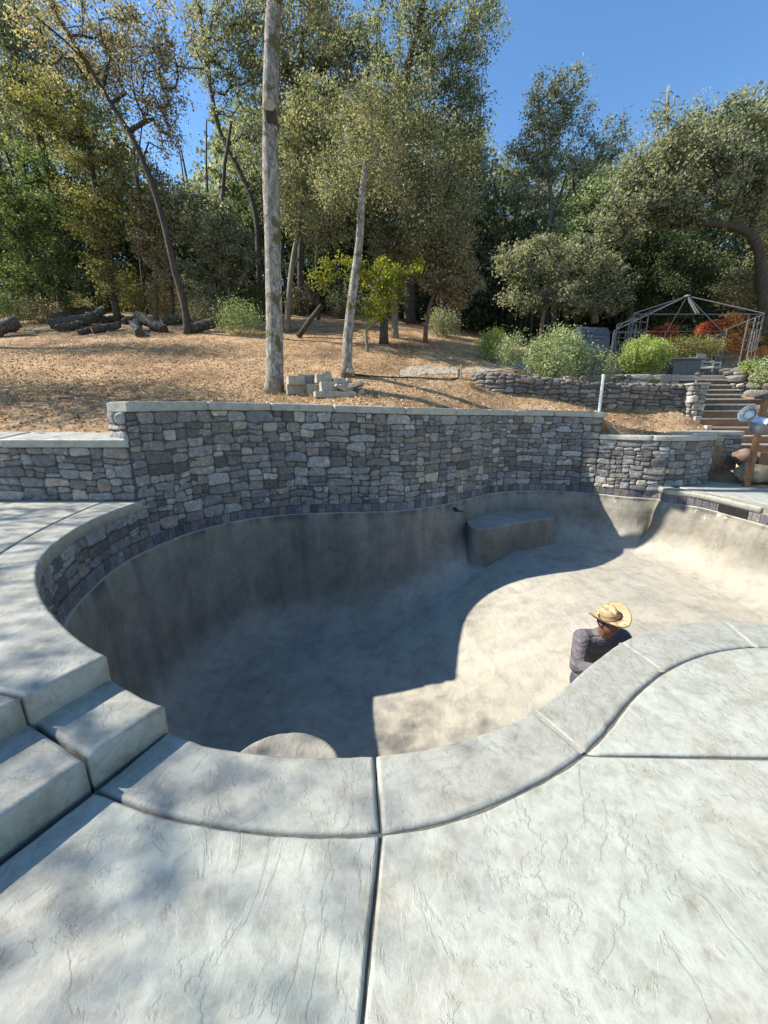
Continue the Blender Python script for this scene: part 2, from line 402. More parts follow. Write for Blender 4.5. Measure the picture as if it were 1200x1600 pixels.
def prism(name, poly, z0, z1, m, parent=None, bevel=.012, seg=3, rough_top=0, bottom=True):
    """a slab of a plan outline with its top edge rounded"""
    P = []
    for p in poly:
        p = np.array(p[:2], float)
        if not P or np.linalg.norm(p-P[-1]) > .006: P.append(p)
    if np.linalg.norm(P[0]-P[-1]) < .006: P.pop()
    P = np.array(P)
    if np.sum(P[:, 0]*np.roll(P[:, 1], -1)-np.roll(P[:, 0], -1)*P[:, 1]) < 0: P = P[::-1]
    if bevel:            # add points along long straight sides so that the worn edge can wander
        Q = []
        for i in range(len(P)):
            c, d = P[i], P[(i+1) % len(P)]; k = max(1, int(np.linalg.norm(d-c)/.05)) if np.linalg.norm(d-c) < 4.5 else 1
            for j in range(k): Q.append(c+(d-c)*j/k)
        P = np.array(Q)
    n_ = len(P); e = np.roll(P, -1, 0)-P; e /= np.linalg.norm(e, axis=1, keepdims=True)+1e-12; nn_ = np.c_[-e[:, 1], e[:, 0]]; pn = np.roll(nn_, 1, 0)
    mt = nn_+pn; ml = np.linalg.norm(mt, axis=1, keepdims=True); mt = mt/np.maximum(ml, 1e-6); cs_h = np.clip((mt*nn_).sum(1), .5, 1); mt = mt/cs_h[:, None]
    rows = [(0, z0)]
    if bevel: rows += [(bevel*(1-math.cos(a_)), z1-bevel+bevel*math.sin(a_)) for a_ in np.linspace(0, math.pi/2, seg+2)]
    else: rows.append((0, z1))
    V = []; F = []
    for r_i, (o_, z_) in enumerate(rows):
        for i in range(n_):
            w_ = (.0022*noise.noise(Vector((P[i, 0]*9, P[i, 1]*9, 1)))+.0015*noise.noise(Vector((P[i, 0]*27, P[i, 1]*27, 4)))) if bevel and r_i else 0
            q_ = P[i]+mt[i]*(o_+abs(w_)*2.0); V.append((q_[0], q_[1], z_-(abs(w_)*1.5 if 0 < r_i < len(rows)-1 else 0)))
    for j in range(len(rows)-1):
        for i in range(n_): F.append((j*n_+i, j*n_+(i+1) % n_, (j+1)*n_+(i+1) % n_, (j+1)*n_+i))
    F.append(tuple((len(rows)-1)*n_+i for i in range(n_))); F.append(tuple(range(n_-1, -1, -1)))
    o = mesh(name, V, F, m, parent, bool(bevel))
    if bevel:
        for p in o.data.polygons[-2:]: p.use_smooth = False
    return o
def reverse(a): return list(reversed(list(a)))
def gap_line(a, b, g):      # two parallel ends of a joint
    a, b = np.array(a), np.array(b); d = b-a; d /= np.linalg.norm(d); nn = np.array([-d[1], d[0]]); return a+nn*g, b+nn*g

PI_ = Path(inner+inner_ext, .04, it=22); PO_ = Path(outer+outer_ext, .04, it=22)
# joints of the near coping: inner and outer pixels
J = [((583, 1180), (597, 1303)), ((840, 1110), (921, 1181)), ((965, 1003), (1037, 1052)), ((1125, 969), (1176, 1007))]
jp = []
def s_near(P, p): return P.s[int(np.argmin(np.hypot(P.P[:, 0]-p[0], P.P[:, 1]-p[1])))]
for a, b_ in J: jp.append((s_near(PI_, onz(*a, 0)), s_near(PO_, onz(*b_, 0))))
jp = [(0, 0)]+jp+[(PI_.L*.72, PO_.L*.72), (PI_.L, PO_.L)]
G = .004
for k in range(len(jp)-1):
    a0, b0 = jp[k]; a1, b1 = jp[k+1]
    g0 = 0 if k == 0 else (G if k != 1 else G*1.2)
    ip = [PI_.at(q)-PI_.nrm(q)*(.0) for q in np.linspace(a0+g0, a1-G, max(4, int((a1-a0)/.05)))]
    op = [PO_.at(q)+(PI_.nrm(0)*0)-PO_.nrm(q)*G for q in np.linspace(b0+g0, b1-G, max(4, int((b1-b0)/.05)))]
    prism('coping_slab', ip+reverse(op), -.115, 0, M['coping'], pool, .02, 4)
M['pale_groove2'] = simple('pale_joint_sealant', (.24, .23, .19), (.33, .32, .27), 30)
for k in (2, 3, 4):
    a0, b0 = jp[k]; A_ = PI_.at(a0); B_ = PO_.at(b0); d_ = (B_-A_)/np.linalg.norm(B_-A_); n_ = np.array([-d_[1], d_[0]])
    o = prism('joint_sealant', [A_+n_*.012, B_-d_*.008+n_*.012, B_-d_*.008-n_*.012, A_-n_*.012], -.06, -.005, M['pale_groove2'], pool, 0)
# ------------------------------------------------------------------ decks
rd = np.array(onz(150, 1227, 0))-np.array(onz(263, 1142, 0)); rd /= np.linalg.norm(rd)      # the way the steps run, away from the pool
r1 = np.array((-1.06, 1.57)); r2 = np.array((-1.44, 1.745)); rn = np.array([rd[1], -rd[0]])
if rn[0] > 0: rn = -rn                         # towards the higher deck
def slab_mesh(name, polys, z0, z1, m, bevel=.012, kind='structure', parent=None):
    objs = [prism(name, p, z0, z1, m, None, bevel) for p in polys]
    bm = bmesh.new()
    for o in objs: bm.from_mesh(o.data)
    me = bpy.data.meshes.new(name); bm.to_mesh(me); bm.free(); me.materials.append(m)
    for o in objs:
        d = o.data; bpy.data.objects.remove(o); bpy.data.meshes.remove(d)
    o = bpy.data.objects.new(name, me); C.objects.link(o)
    if parent is not None: o.parent = parent; o.matrix_parent_inverse = Matrix.Translation(-Vector(parent.location))
    else: o['kind'] = kind
    return o
def offp(path, a, b, off, k=None):
    return [path.at(q)+path.nrm(q)*off for q in np.linspace(a, b, k or max(4, int(abs(b-a)/.05)))]
oN = 1 if PO_.nrm(1)[1] < 0 else -1            # +off = away from the pool
jA = jp[1][1]; jB = s_near(PO_, onz(925, 1180, 0))
vj0 = np.array(PO_.at(jA)); vj1 = np.array(onz(565, 1600, 0)); vd = (vj1-vj0)/np.linalg.norm(vj1-vj0); vn = np.array([-vd[1], vd[0]]); vn = vn if vn[0] > 0 else -vn
hj0 = np.array(onz(930, 1179, 0)); hj1 = np.array(onz(1200, 1184, 0)); hd = (hj1-hj0)/np.linalg.norm(hj1-hj0); hn = np.array([-hd[1], hd[0]]); hn = hn if hn[1] > 0 else -hn
g = .0055
far = 3.2; g = .0055
c0 = offp(PO_, 0.0, jA-g, oN*g)
slabA = [np.array((-1.19, 1.26))-rn*0+rd*0+np.array((.0, -.012))]+c0[1:]+[vj0+vd*far-vn*g]+[np.array((-1.19, 1.26))+rd*far]
slabB = offp(PO_, jA+g, jB-.004, oN*g)+[hj0-hn*g+hd*.02, hj0+hd*6-hn*g, np.array((6.8, -1.8)), vj0+vd*far+vn*g]
slabC = offp(PO_, jB+.02, PO_.L, oN*g)+[np.array((9, 4.7)), hj0+hd*6+np.array((2, 0))+hn*g, hj0+hn*g+hd*.04]
deck = slab_mesh('pool_deck', [slabA, slabB, slabC], -.11, 0, M['deck'], .013)
tag(deck, 'pale grey stamped concrete deck in front of the pool', 'deck')
# mortar bed under the joints
bed = MB(); 
base_poly = offp(PO_, 0, PO_.L, oN*-.0)
m_bed = prism('joint_bed', [tuple(p) for p in (offp(PI_, 0, PI_.L, -.12*(1 if PI_.nrm(1)[1] > 0 else -1))+[(9, 4.7), (9, -1.9), (-3, -1.9), (-2.6, -1.6)])], -.2, -.016, M['groove'], None, 0)
m_bed['kind'] = 'structure'
# upper deck and steps
PU = Path(upper_edge[::-1]+[(-3.24, 3.66), (-3.40, 4.1), (-3.51, 4.69), (-3.53, 5.2), (-3.5, 5.46)], .04, it=14)   # pool edge of the raised deck
steps = thing('concrete_steps', 'two pale stamped concrete steps climbing from the lower deck to the raised deck', 'steps', (-1.4, 1.3, 0))
cw = .34
e1 = [np.array((-1.06, 1.57)), np.array((-1.19, 1.62)), np.array((-1.31, 1.685)), np.array((-1.44, 1.75))]
def step_blocks(rA, rB, edge, z0, z1, rB_back):
    """rA front riser start at the pool, rB next riser start; two blocks split at the coping joint"""
    a = [rA, *edge[1:-1], rB_back]
    j = .335
    prism('step', [p+rn*0 for p in a]+[rB_back+rd*(j-.006), rA+rd*(j-.006)], z0, z1, M['coping'], steps, .022, 4)
    prism('step', [rA+rd*(j+.006), rB_back+rd*(j+.006), rB_back+rd*4, rA+rd*4], z0, z1, M['coping'], steps, .022, 4)
step_blocks(e1[0], e1[3], e1, -.2, .15, np.array((-1.48, 1.775)))
# raised deck: coping slabs along the pool edge, first one ends at the upper riser
zu = .30
dU = -1 if PU.nrm(1)[0] > 0 else 1
# outer joint line of the raised coping: from the riser joint up to the wall
pj = [r2+rd*.335, (-1.95, 1.62), (-2.35, 1.93), (-2.75, 2.35), (-3.10, 2.82), (-3.38, 3.3), (-3.62, 3.85), (-3.78, 4.4), (-3.85, 4.95), (-3.87, 5.45)]
PJ = Path(pj, .04)
# measured far joint: (-3.49,3.30) to (-4.04,5.34)
pj = [r2+rd*.335, (-1.93, 1.55), (-2.33, 1.86), (-2.72, 2.25), (-3.10, 2.72), (-3.42, 3.2), (-3.66, 3.8), (-3.85, 4.45), (-3.97, 5.0), (-4.03, 5.46)]
PJ = Path(pj, .04)
ju = [(0, 0), (s_near(PU, onz(60, 876, zu)), s_near(PJ, onz(-20, 884, zu))), (PU.L, PJ.L)]
for k in range(2):
    a0, b0 = ju[k]; a1, b1 = ju[k+1]; g0 = 0 if k == 0 else .006
    ip = [PU.at(q) for q in np.linspace(a0+g0, a1-.006, 60)]; op = [PJ.at(q)+np.array((.007, 0)) for q in np.linspace(b0+g0, b1-.006, 60)]
    prism('coping_slab', ip+reverse(op), .16 if k else -.1, zu, M['coping'], pool, .02, 4)
up = [PJ.at(q)-np.array((.007, 0)) for q in np.linspace(0.01, PJ.L, 90)]
front = r2+rd*.347
rdeck = slab_mesh('raised_deck', [[front, *up[3:], (-4.1, 5.5), (-10, 5.5), (-10, 0), front+rd*4-rn*0+rn*.0]], .12, zu, M['coping'], .02)
tag(rdeck, 'raised stamped concrete deck at the left of the pool', 'deck')
# fill under raised deck riser
fill = MB(); q0 = r2+rn*.004
uf = prism('raised_deck_base', [q0+rn*.02, q0+rd*4+rn*.02, q0+rd*4+rn*2, (-4.5, 3.0), (-4.5, 5.4), *[PU.at(q)+PU.nrm(q)*.06*dU for q in np.linspace(PU.L*.98, 0.1, 50)]], -.3, .272, M['groove'], None, 0); uf['kind'] = 'structure'
# far deck beyond the right edge of the pool
fdP = Path([(6.45, 8.65), (6.84, 8.07), (6.93, 6.73), (6.92, 5.2), (6.7, 3.6)], .04)
sd_ = 1 if fdP.nrm(1)[0] > 0 else -1
fo = [fdP.at(q)+fdP.nrm(q)*sd_*.34 for q in np.linspace(0, fdP.L, 60)]; fi = [fdP.at(q)-fdP.nrm(q)*sd_*.03 for q in np.linspace(0, fdP.L, 60)]
sj = s_near(fdP, onz(1190, 794, Z_FAR)); kk = int(sj/fdP.L*60)
prism('coping_slab', [(6.5, 8.98), *fi[:kk], *reverse(fo[:kk]), (6.95, 9.06)], Z_FAR-.115, Z_FAR, M['coping'], pool, .02)
prism('coping_slab', [*fi[kk+1:], *reverse(fo[kk+1:])], Z_FAR-.115, Z_FAR, M['coping'], pool, .02)
fdk = slab_mesh('far_deck', [[(6.97, 9.1), *[p+np.array((.01, 0)) for p in fo[4:]], (9.3, 3.6), (9.3, 8.9), (8.75, 9.3), (8.3, 9.75), (7.4, 9.35)]], Z_FAR-.11, Z_FAR, M['deck'], .012)
tag(fdk, 'pale concrete deck beyond the far right edge of the pool', 'deck')

# seats in the pool
def bench(name, poly, zt, label):
    zb = -2.9
    bm = bmesh.new(); P = [tuple(p) for p in poly]
    o = prism(name, P, zb, zt, M['shell'], pool, .03, 3); o['label'] = label; return o
bc = np.array(onz(450, 1182, -.40)); be = np.array(onz(450, 1141, -.40)); br = np.linalg.norm(np.array(onz(365, 1172, -.40))-np.array(onz(535, 1178, -.40)))/2*1.02
bx = (onz(365, 1172, -.40)[0]+onz(535, 1178, -.40)[0])/2
poly = [(bx+br*math.cos(a), be[1]-br*.86+br*.86*math.sin(a)) for a in np.linspace(-.1, math.pi+.1, 40)]+[(bx-br*.98, 1.40), (bx+br*.98, 1.34)]
bench('bench', poly, -.40, 'half round concrete seat under the near coping')
ls = [onz(*q, -.92) for q in [(729, 812), (738, 823), (760, 826), (785, 821), (805, 816), (830, 813), (864, 808)]]
lsb = [(4.15, 9.95), (3.35, 9.95), (2.65, 9.65), (2.0, 9.05), (1.85, 8.85)]
fr = [np.array(q) for q in smooth(ls, .06)]+[np.array(onz(863, 800, -.92))]; cb = np.array((3.0, 9.6)); V = []; F = []
lev = [(0, -.92), (.018, -.925), (.03, -.945), (.04, -1.15), (.06, -1.4), (.09, -1.6), (.15, -1.75), (.24, -1.9), (.4, -2.05)]
for o_, z_ in lev:
    for q in fr:
        d = q-cb; d /= np.linalg.norm(d); p_ = q+d*o_; V.append((p_[0], p_[1], z_ if z_ > -1.4 else max(z_, -1.4+(z_+1.4)*1.0)))
nf_ = len(fr)
for j in range(len(lev)-1):
    for i in range(nf_-1): F.append((j*nf_+i, j*nf_+i+1, (j+1)*nf_+i+1, (j+1)*nf_+i))
bk = [(1.55, 8.75), (2.0, 9.15), (2.5, 9.6), (3.0, 10.0), (4.3, 10.2)]; nb_ = len(V)
for q in bk: V.append((q[0], q[1], -.92))
F.append(tuple(range(nf_))+tuple(nb_+i for i in reversed(range(len(bk)))))
F.append((nf_-1, nb_+4, nb_+4, (len(lev)-1)*nf_-1) if False else tuple([nf_*(j+1)-1 for j in range(len(lev))]+[len(V), nb_+4])); V.append((4.3, 10.2, -2.0))
F.append(tuple([nb_]+[len(V)]+[nf_*j for j in reversed(range(len(lev)))])); V.append((1.55, 8.75, -2.0))
o = mesh('bench', V, F, M['shell'], pool, False); o['label'] = 'curved concrete love seat against the far stone wall'
# skimmer and return fittings
M['black'] = simple('black_plastic_and_shadow', (.012, .012, .013), (.02, .02, .022), 10, .45, .1, .003)  # plastic fittings, and the drawn trunk shadow on the slope
q = s_near(fdP, onz(1185, 800, Z_FAR)); p = fdP.at(q+.25)
rf = ony(712, 797, 8.25); b = MB(); b.tube([rf+np.array((0, .12, 0)), rf+np.array((.01, -.02, 0))], [.045, .045], 12); b.tube([rf+np.array((.02, -.02, .0)), rf+np.array((.16, -.05, -.03))], [.018, .018], 8); b.build('return_fitting', M['black'], pool, True)
qa = s_near(fdP, onz(1164, 790, -.3)); tq = fdP.at(qa+.3); tg = fdP.at(qa+.35)-tq; an_ = math.atan2(tg[1], tg[0])
b = MB(); b.box((tq[0]-.01, tq[1], -.325), (.62, .07, .15), an_); b.build('skimmer', M['black'], pool, bevel=.004)

# ------------------------------------------------------------------ masonry
STONES = [(.125, .125, .125), (.085, .08, .075), (.17, .165, .155), (.125, .11, .095), (.20, .18, .145), (.10, .095, .095), (.15, .148, .14), (.07, .066, .06), (.13, .12, .11), (.18, .178, .17), (.12, .12, .118), (.10, .094, .083)]
def masonry(name, path, s0, s1, zb, ztf, parent, off=.0, cell=.049, mat=None, prot=.021, pal=STONES, joint=.0045, flat=1.0, hmax=4, seed=1, gain=1.5):
    """irregular coursed stones along a path; zb and ztf(s) give foot and top"""
    R = random.Random(seed); L = s1-s0; k_ = cell/.052*1.12; kf = k_*flat
    Hm = max(ztf(s0), ztf(s1))-zb; rects = []
    def split(x0, x1, y0, y1):
        w_, h_ = x1-x0, y1-y0
        if w_ > .50*k_ or (w_ > .16*k_ and w_/h_ > 4.0):
            q = x0+w_*R.uniform(.3, .7); split(x0, q, y0, y1); split(q, x1, y0, y1)
        elif h_ > .20*kf or h_/w_ > 1.05 and h_ > .12*kf:
            q = y0+h_*R.uniform(.33, .67); split(x0, x1, y0, q); split(x0, x1, q, y1)
        elif w_ > .26*k_ and R.random() < .42:
            q = x0+w_*R.uniform(.3, .7); split(x0, q, y0, y1); split(q, x1, y0, y1)
        elif h_ > .155*kf and w_ < .34*k_ and R.random() < .25:
            q = y0+h_*R.uniform(.36, .64); split(x0, x1, y0, q); split(x0, x1, q, y1)
        else: rects.append((x0, x1, y0, y1))
    bands = [0]
    while bands[-1] < Hm-.001:
        st_ = R.uniform(.26, .46)*kf
        if Hm-bands[-1]-st_ < .16*kf: st_ = Hm-bands[-1]
        bands.append(min(Hm, bands[-1]+st_))
    for y0, y1 in zip(bands[:-1], bands[1:]):
        x = s0
        while x < s1-.001:
            w_ = R.uniform(.35, .95)*k_
            if s1-x-w_ < .2*k_: w_ = s1-x
            split(x, x+w_, y0, y1); x += w_
    wa = .025*k_
    def warp(x, z):
        ed = min(1, max(0, (x-s0)/.15), max(0, (s1-x)/.15)); ez = min(1, z/.12, max(0, (Hm-z))/.1)
        return x+wa*ed*(noise.noise(Vector((x*3.1, z*3.1, seed)))+.6*noise.noise(Vector((x*8, z*8, seed+3)))), z+wa*1.5*ez*(noise.noise(Vector((x*2.2, z*2.2, seed+9)))+.5*noise.noise(Vector((x*7, z*7, seed+5))))
    V = []; F = []; TC = []
    for (x0, x1, y0, y1) in rects:
        ks = (ztf((x0+x1)/2)-zb)/Hm; jx = joint; jz = joint
        a, b_ = (x1-x0)/2-jx, (y1-y0)/2-jz; cx, cz = (x0+x1)/2, (y0+y1)/2
        if a < .008 or b_ < .006: continue
        e = R.uniform(4.2, 12.0); k = 20 if x1-x0 > .2 else 16; tilt = R.uniform(-.09, .09); sk = R.uniform(-.24, .24); tp = R.uniform(-.2, .2)
        ring = []
        for i in range(k):
            th = 2*math.pi*(i+.5)/k; cs, sn = math.cos(th), math.sin(th)
            rr = (abs(cs)**e+abs(sn)**e)**(-1/e); rr *= 1+R.uniform(-.06, .035)
            x, z = rr*cs, rr*sn
            x = x*(1+tp*z)+0; z2 = z*(1+sk*.6*x)
            x = max(-1.03, min(1.03, x)); z2 = max(-1.04, min(1.04, z2))
            ring.append((x*a, z2*b_+tilt*x*a*.3))
        pr = prot*R.uniform(.65, 1.35); ti = R.uniform(-.012, .012); tj = R.uniform(-.012, .012); j = len(V)
        m_ = min(a, b_)
        for sc_, d in ((1, -.02), (1.0, pr*.55), (1-.010/m_ if m_ > .03 else .8, pr*.92), (.62, pr*1.06), (.28, pr*1.1)):
            for (x, z) in ring:
                dd = d+(ti*x/a+tj*z/b_+R.uniform(-.0035, .0035) if sc_ < 1 else 0)
                wx, wz = warp(cx+x*sc_, cz+z*sc_); V.append(path.pt(wx, off+dd, zb+wz*ks))
        wx, wz = warp(cx, cz); V.append(path.pt(wx, off+pr*1.1, zb+wz*ks))
        nf = 0
        for q in range(4):
            for i in range(k):
                F.append((j+q*k+i, j+q*k+(i+1) % k, j+(q+1)*k+(i+1) % k, j+(q+1)*k+i)); nf += 1
        for i in range(k): F.append((j+4*k+i, j+4*k+(i+1) % k, j+5*k)); nf += 1
        base = R.choice(pal); g_ = R.uniform(.78, 1.25)*gain
        TC += [(base[0]*g_, base[1]*g_, base[2]*g_, 1)]*nf
    return mesh(name, V, F, mat or M['stone'], parent, True, TC)
def wall_body(name, path, s0, s1, zb, ztf, th, parent, m=None, front=0.0):
    """the wall behind its stones, closed on all sides"""
    k = max(3, int((s1-s0)/.08)); q = np.linspace(s0, s1, k); V = []; F = []
    for s_ in q:
        V += [path.pt(s_, front, zb), path.pt(s_, front, ztf(s_)), path.pt(s_, -th, ztf(s_)), path.pt(s_, -th, zb)]
    for i in range(k-1):
        for e in range(4): F.append((4*i+e, 4*i+(e+1) % 4, 4*i+4+(e+1) % 4, 4*i+4+e))
    F += [(0, 1, 2, 3), tuple(4*(k-1)+e for e in (3, 2, 1, 0))]
    return mesh(name, V, F, m or M['mortar'], parent)
def cap(path, s0, s1, ztf, parent, th=.13, over=.055, back=.36, rise=.0, gap=.005, name='cap_slab'):
    """one cap slab: a rounded section swept along the wall"""
    r = .03; pr = []
    for a in np.linspace(-90, 0, 4): pr.append((over-r*.6+r*.6*math.cos(math.radians(a)), -th+r*.6+r*.6*math.sin(math.radians(a))))
    for a in np.linspace(0, 90, 6): pr.append((over-r+r*math.cos(math.radians(a)), -r+r*math.sin(math.radians(a))))
    for a in np.linspace(90, 180, 4): pr.append((-back+r+r*math.cos(math.radians(a)), rise-r+r*math.sin(math.radians(a))))
    pr.append((-back, -th))
    k = max(3, int((s1-s0)/.06)); q = np.linspace(s0+gap, s1-gap, k); V = []; F = []; n_ = len(pr)
    for i, s_ in enumerate(q):
        ins = .012 if i in (0, k-1) else 0
        for (o_, z_) in pr:
            cxo = (over-back)/2; oo = cxo+(o_-cxo)*(1-ins/.2); zz = -th/2+(z_+th/2)*(1-ins/th*1.2)
            wob = .003*noise.noise(Vector((s_*6, o_*8, z_*8)))
            V.append(path.pt(s_, oo+wob, ztf(s_)+zz+wob))
    for i in range(k-1):
        for e in range(n_): F.append((i*n_+e, i*n_+(e+1) % n_, (i+1)*n_+(e+1) % n_, (i+1)*n_+e))
    F += [tuple(range(n_-1, -1, -1)), tuple((k-1)*n_+e for e in range(n_))]
    o = mesh(name, V, F, M['cap'], parent, True)
    for p_ in o.data.polygons[-2:]: p_.use_smooth = False
    return o
def rslope(px, py): d = ray(px, py); return d[2]/d[1]

# high curved wall: starts at the raised deck, ends at pixel 945
HW = Path([(-3.57, 5.46), (-3.44, 5.80), (-3.27, 6.24), (-3.02, 6.70), (-2.62, 7.12), (-2.03, 7.42), (-1.30, 7.60), (0, 7.73), (.68, 7.96), (1.44, 8.46),
           (1.98, 8.96), (2.69, 9.62), (3.35, 9.92), (4.22, 10.02), (4.98, 9.83), (5.49, 9.55), (5.93, 9.21), (6.54, 8.97), (7.15, 9.03), (7.8, 9.30), (8.25, 9.75), (8.35, 10.1)], .04, it=12)
if HW.nrm(HW.L*.3)[1] > 0: HW.N *= -1
s_hi = HW.s_at_px(943, 1.5)
cz = [(186, 644), (323, 641), (423, 641.7), (522, 644), (631, 647.5), (710, 649), (765, 649), (805, 649.5), (866, 650), (945, 653)]
ss = [HW.s_at_px(p_, 1.5) for p_, _ in cz]; zz = [EYE+rslope(p_, q_)*HW.at(s_)[1] for (p_, q_), s_ in zip(cz, ss)]
TH = .14
def z_hi_b(s_): return float(np.interp(s_, ss, zz))
def z_hi_t(s_): return z_hi_b(s_)+TH
high = thing('stone_retaining_wall', 'tall curving grey ledge stone wall with concrete cap behind the pool', 'stone wall', (0, 7.7, Z_TILE))
wall_body('mortar_core', HW, 0, s_hi-.01, Z_TILE+.002, lambda s_: z_hi_b(s_)-.003, .34, high)
masonry('stone_facing', HW, 0, s_hi, Z_TILE, z_hi_b, high, seed=11)
cpx = [323, 423, 522, 631, 710, 763, 805, 866]
cs_ = [-.0]+[HW.s_at_px(p_, 1.6) for p_ in cpx]+[s_hi+.04]
for a, b_ in zip(cs_[:-1], cs_[1:]): cap(HW, a, b_, z_hi_t, high, TH, .05, .36)
# its left end face, and right end above the low wall
EF = Path([(-3.905, 5.585), (-3.58, 5.455)], .03, False); EF.N *= (1 if EF.nrm(.1)[1] < 0 else -1)
masonry('stone_facing', EF, 0, EF.L, 1.14, lambda s_: z_hi_b(0), high, seed=5)
# pool side below the raised deck
PW = Path([(-1.9, 2.10), (-2.09, 2.26), (-2.34, 2.47), (-2.62, 2.79), (-2.86, 3.10), (-3.08, 3.45), (-3.27, 3.88), (-3.40, 4.35), (-3.46, 4.8), (-3.48, 5.2), (-3.50, 5.5)], .04)
PW = Path([p_ for p_ in upper_edge[::-1][1:]]+[(-3.24, 3.66), (-3.41, 4.2), (-3.51, 4.69), (-3.52, 5.2), (-3.5, 5.5)], .04)
if PW.nrm(PW.L*.5)[0] < 0: PW.N *= -1
skirt = masonry('stone_facing', PW, 0, PW.L, Z_TILE, lambda s_: .178, pool, off=-.012, seed=21)
wall_body('mortar_core', PW, 0, PW.L, Z_TILE+.002, lambda s_: .155, .2, pool, front=-.012)
BB = Path([(-1.44, 1.79), (-1.31, 1.72), (-1.06, 1.60)]+inner[1:]+inner_ext+fd_edge, .05)
if BB.nrm(BB.L*.3)[1] < 0: BB.N *= -1
wall_body('bond_beam', BB, 0, BB.L, Z_TILE+.002, lambda s_: -.118, .2, pool, M['shell'], front=-.03)
# low wall right of it, on the same line
z_lo = 1.05
low = thing('stone_retaining_wall', 'low curved sunlit stone wall stepping down at the right end of the tall wall', 'stone wall', (6.5, 9, Z_FAR))
s_c = s_near(HW, (6.54, 8.97))
LB = .12
wall_body('mortar_core', HW, s_hi+.01, HW.L, Z_TILE+.002, lambda s_: z_lo-LB, .34, low)
masonry('stone_facing', HW, s_hi, s_c+.06, Z_TILE, lambda s_: z_lo-LB, low, seed=31)
masonry('stone_facing', HW, s_c+.06, HW.L, Z_FAR, lambda s_: z_lo-LB, low, seed=32)
sa = HW.s_at_px(1022, 1.0)
cap(HW, s_hi-.02, sa, lambda s_: z_lo, low, LB, .05, .36); cap(HW, sa, HW.L, lambda s_: z_lo, low, LB, .05, .36)
RW = Path([(7.35, 10.15), (8.3, 10.35), (9.45, 10.3)], .04); RW.N *= (1 if RW.nrm(.5)[1] < 0 else -1)
z_r = EYE+rslope(1110, 673.5)*10.3
rw = thing('stone_retaining_wall', 'short straight stone wall with cap at the foot of the timber stairs', 'stone wall', (8.4, 10.3, Z_FAR))
wall_body('mortar_core', RW, 0, RW.L-.02, -.3, lambda s_: z_r-.12, .34, rw)
masonry('stone_facing', RW, 0, RW.L, -.15, lambda s_: z_r-.12, rw, seed=41)
RE = Path([(9.44, 10.3), (9.44, 10.66)], .04, False); RE.N *= (1 if RE.nrm(.1)[0] > 0 else -1)
masonry('stone_facing', RE, 0, RE.L, -.15, lambda s_: z_r-.12, rw, seed=42)
cap(RW, -.05, RW.L+.05, lambda s_: z_r, rw, .12, .05, .38)
# low wall on the raised deck at the left
LW = Path([(-9.5, 5.47), (-3.585, 5.475)], .05, False); LW.N *= (1 if LW.nrm(.5)[1] < 0 else -1)
lw = thing('stone_retaining_wall', 'low shaded stone wall with pale cap standing on the raised deck at the left', 'stone wall', (-6, 5.5, .3))
wall_body('mortar_core', LW, 0, LW.L, .2, lambda s_: 1.06, .42, lw)
masonry('stone_facing', LW, 0, LW.L-.02, .302, lambda s_: 1.065, lw, seed=51)
for a, b_ in ((0, 2.2), (2.2, 4.1), (4.1, LW.L+.075)):
    cap(LW, a, b_, lambda s_: 1.185, lw, .12, .055, .58, .075)
# ------------------------------------------------------------------ terrain
def pp(px, py, Y):
    p = ony(px, py, Y); return (p[0], p[1], p[2])
ctl = [(-30, 6, 1.2), (-14, 6, 1.2), (-9, 6.0, 1.2), (-6, 6.0, 1.22), (-4.3, 6.0, 1.25), (-4.3, 7.0, 1.62), (-30, 10, 2.3), (-16, 10, 2.4),
       pp(50, 600, 9), pp(50, 540, 14.5), pp(50, 503, 20), pp(250, 600, 9.3), pp(250, 540, 14), pp(250, 503, 19.5),
       pp(430, 614, 9.6), pp(540, 587, 10.5), pp(575, 550, 14.3), pp(500, 508, 20.5), pp(700, 600, 11), pp(700, 560, 14), pp(690, 525, 19),
       pp(800, 575, 14), pp(830, 548, 18), pp(900, 520, 23), pp(745, 606, 11.2), pp(830, 618, 11.2), pp(900, 633, 11.3), pp(1000, 641, 11.5), pp(1055, 643, 11.5), pp(1085, 668, 10.9),
       (-20, 30, 9.2), (0, 30, 9.4), (15, 30, 7.5), (30, 30, 7), (-20, 60, 18), (0, 60, 19), (20, 60, 17), (45, 60, 16), (-50, 30, 9), (-50, 60, 18),
       (8, 13.2, 2.3), (12, 14, 2.6), (15, 16, 2.65), (10, 18, 2.65), (7, 16.5, 2.6), (14, 19, 2.7), (20, 14, 2.9), (20, 20, 3.5), (14, 24, 4.6), (8, 24, 5.3), (24, 24, 5),
       (9.6, 10.6, .55), (12, 10.6, .5), (10, 11.4, 1.0), (12, 11.8, 1.3), (10.3, 12.6, 1.9), (13.5, 12.2, 2.2), (14, 10.8, 1.2), (30, 10, 1.5), (30, 4, .2),
       (9.6, 9.4, -.05), (12, 9.6, .05), (9.5, 7, -.16), (13, 6, -.1), (9.5, 3, -.18), (14, 2, -.15), (60, 5, 0), (60, 30, 7)]
ctl += [(-3.95, 5.9, 1.22), (-3.6, 6.25, 1.5)]
for s_ in np.linspace(1.2, s_hi-.1, 11):
    p_ = HW.pt(s_, -.36, z_hi_t(s_)-.05); ctl.append(p_)
for s_ in (s_hi+.3, s_hi+1.1, s_c, s_c+.7, HW.L-.5): ctl.append(HW.pt(s_, -.4, z_lo-.05))
ctl.append((7.5, 10.6, 1.0)); ctl.append((9.0, 10.8, 1.0))
CT = np.array(ctl); Dm = np.sqrt(((CT[:, None, :2]-CT[None, :, :2])**2).sum(-1)+.04)
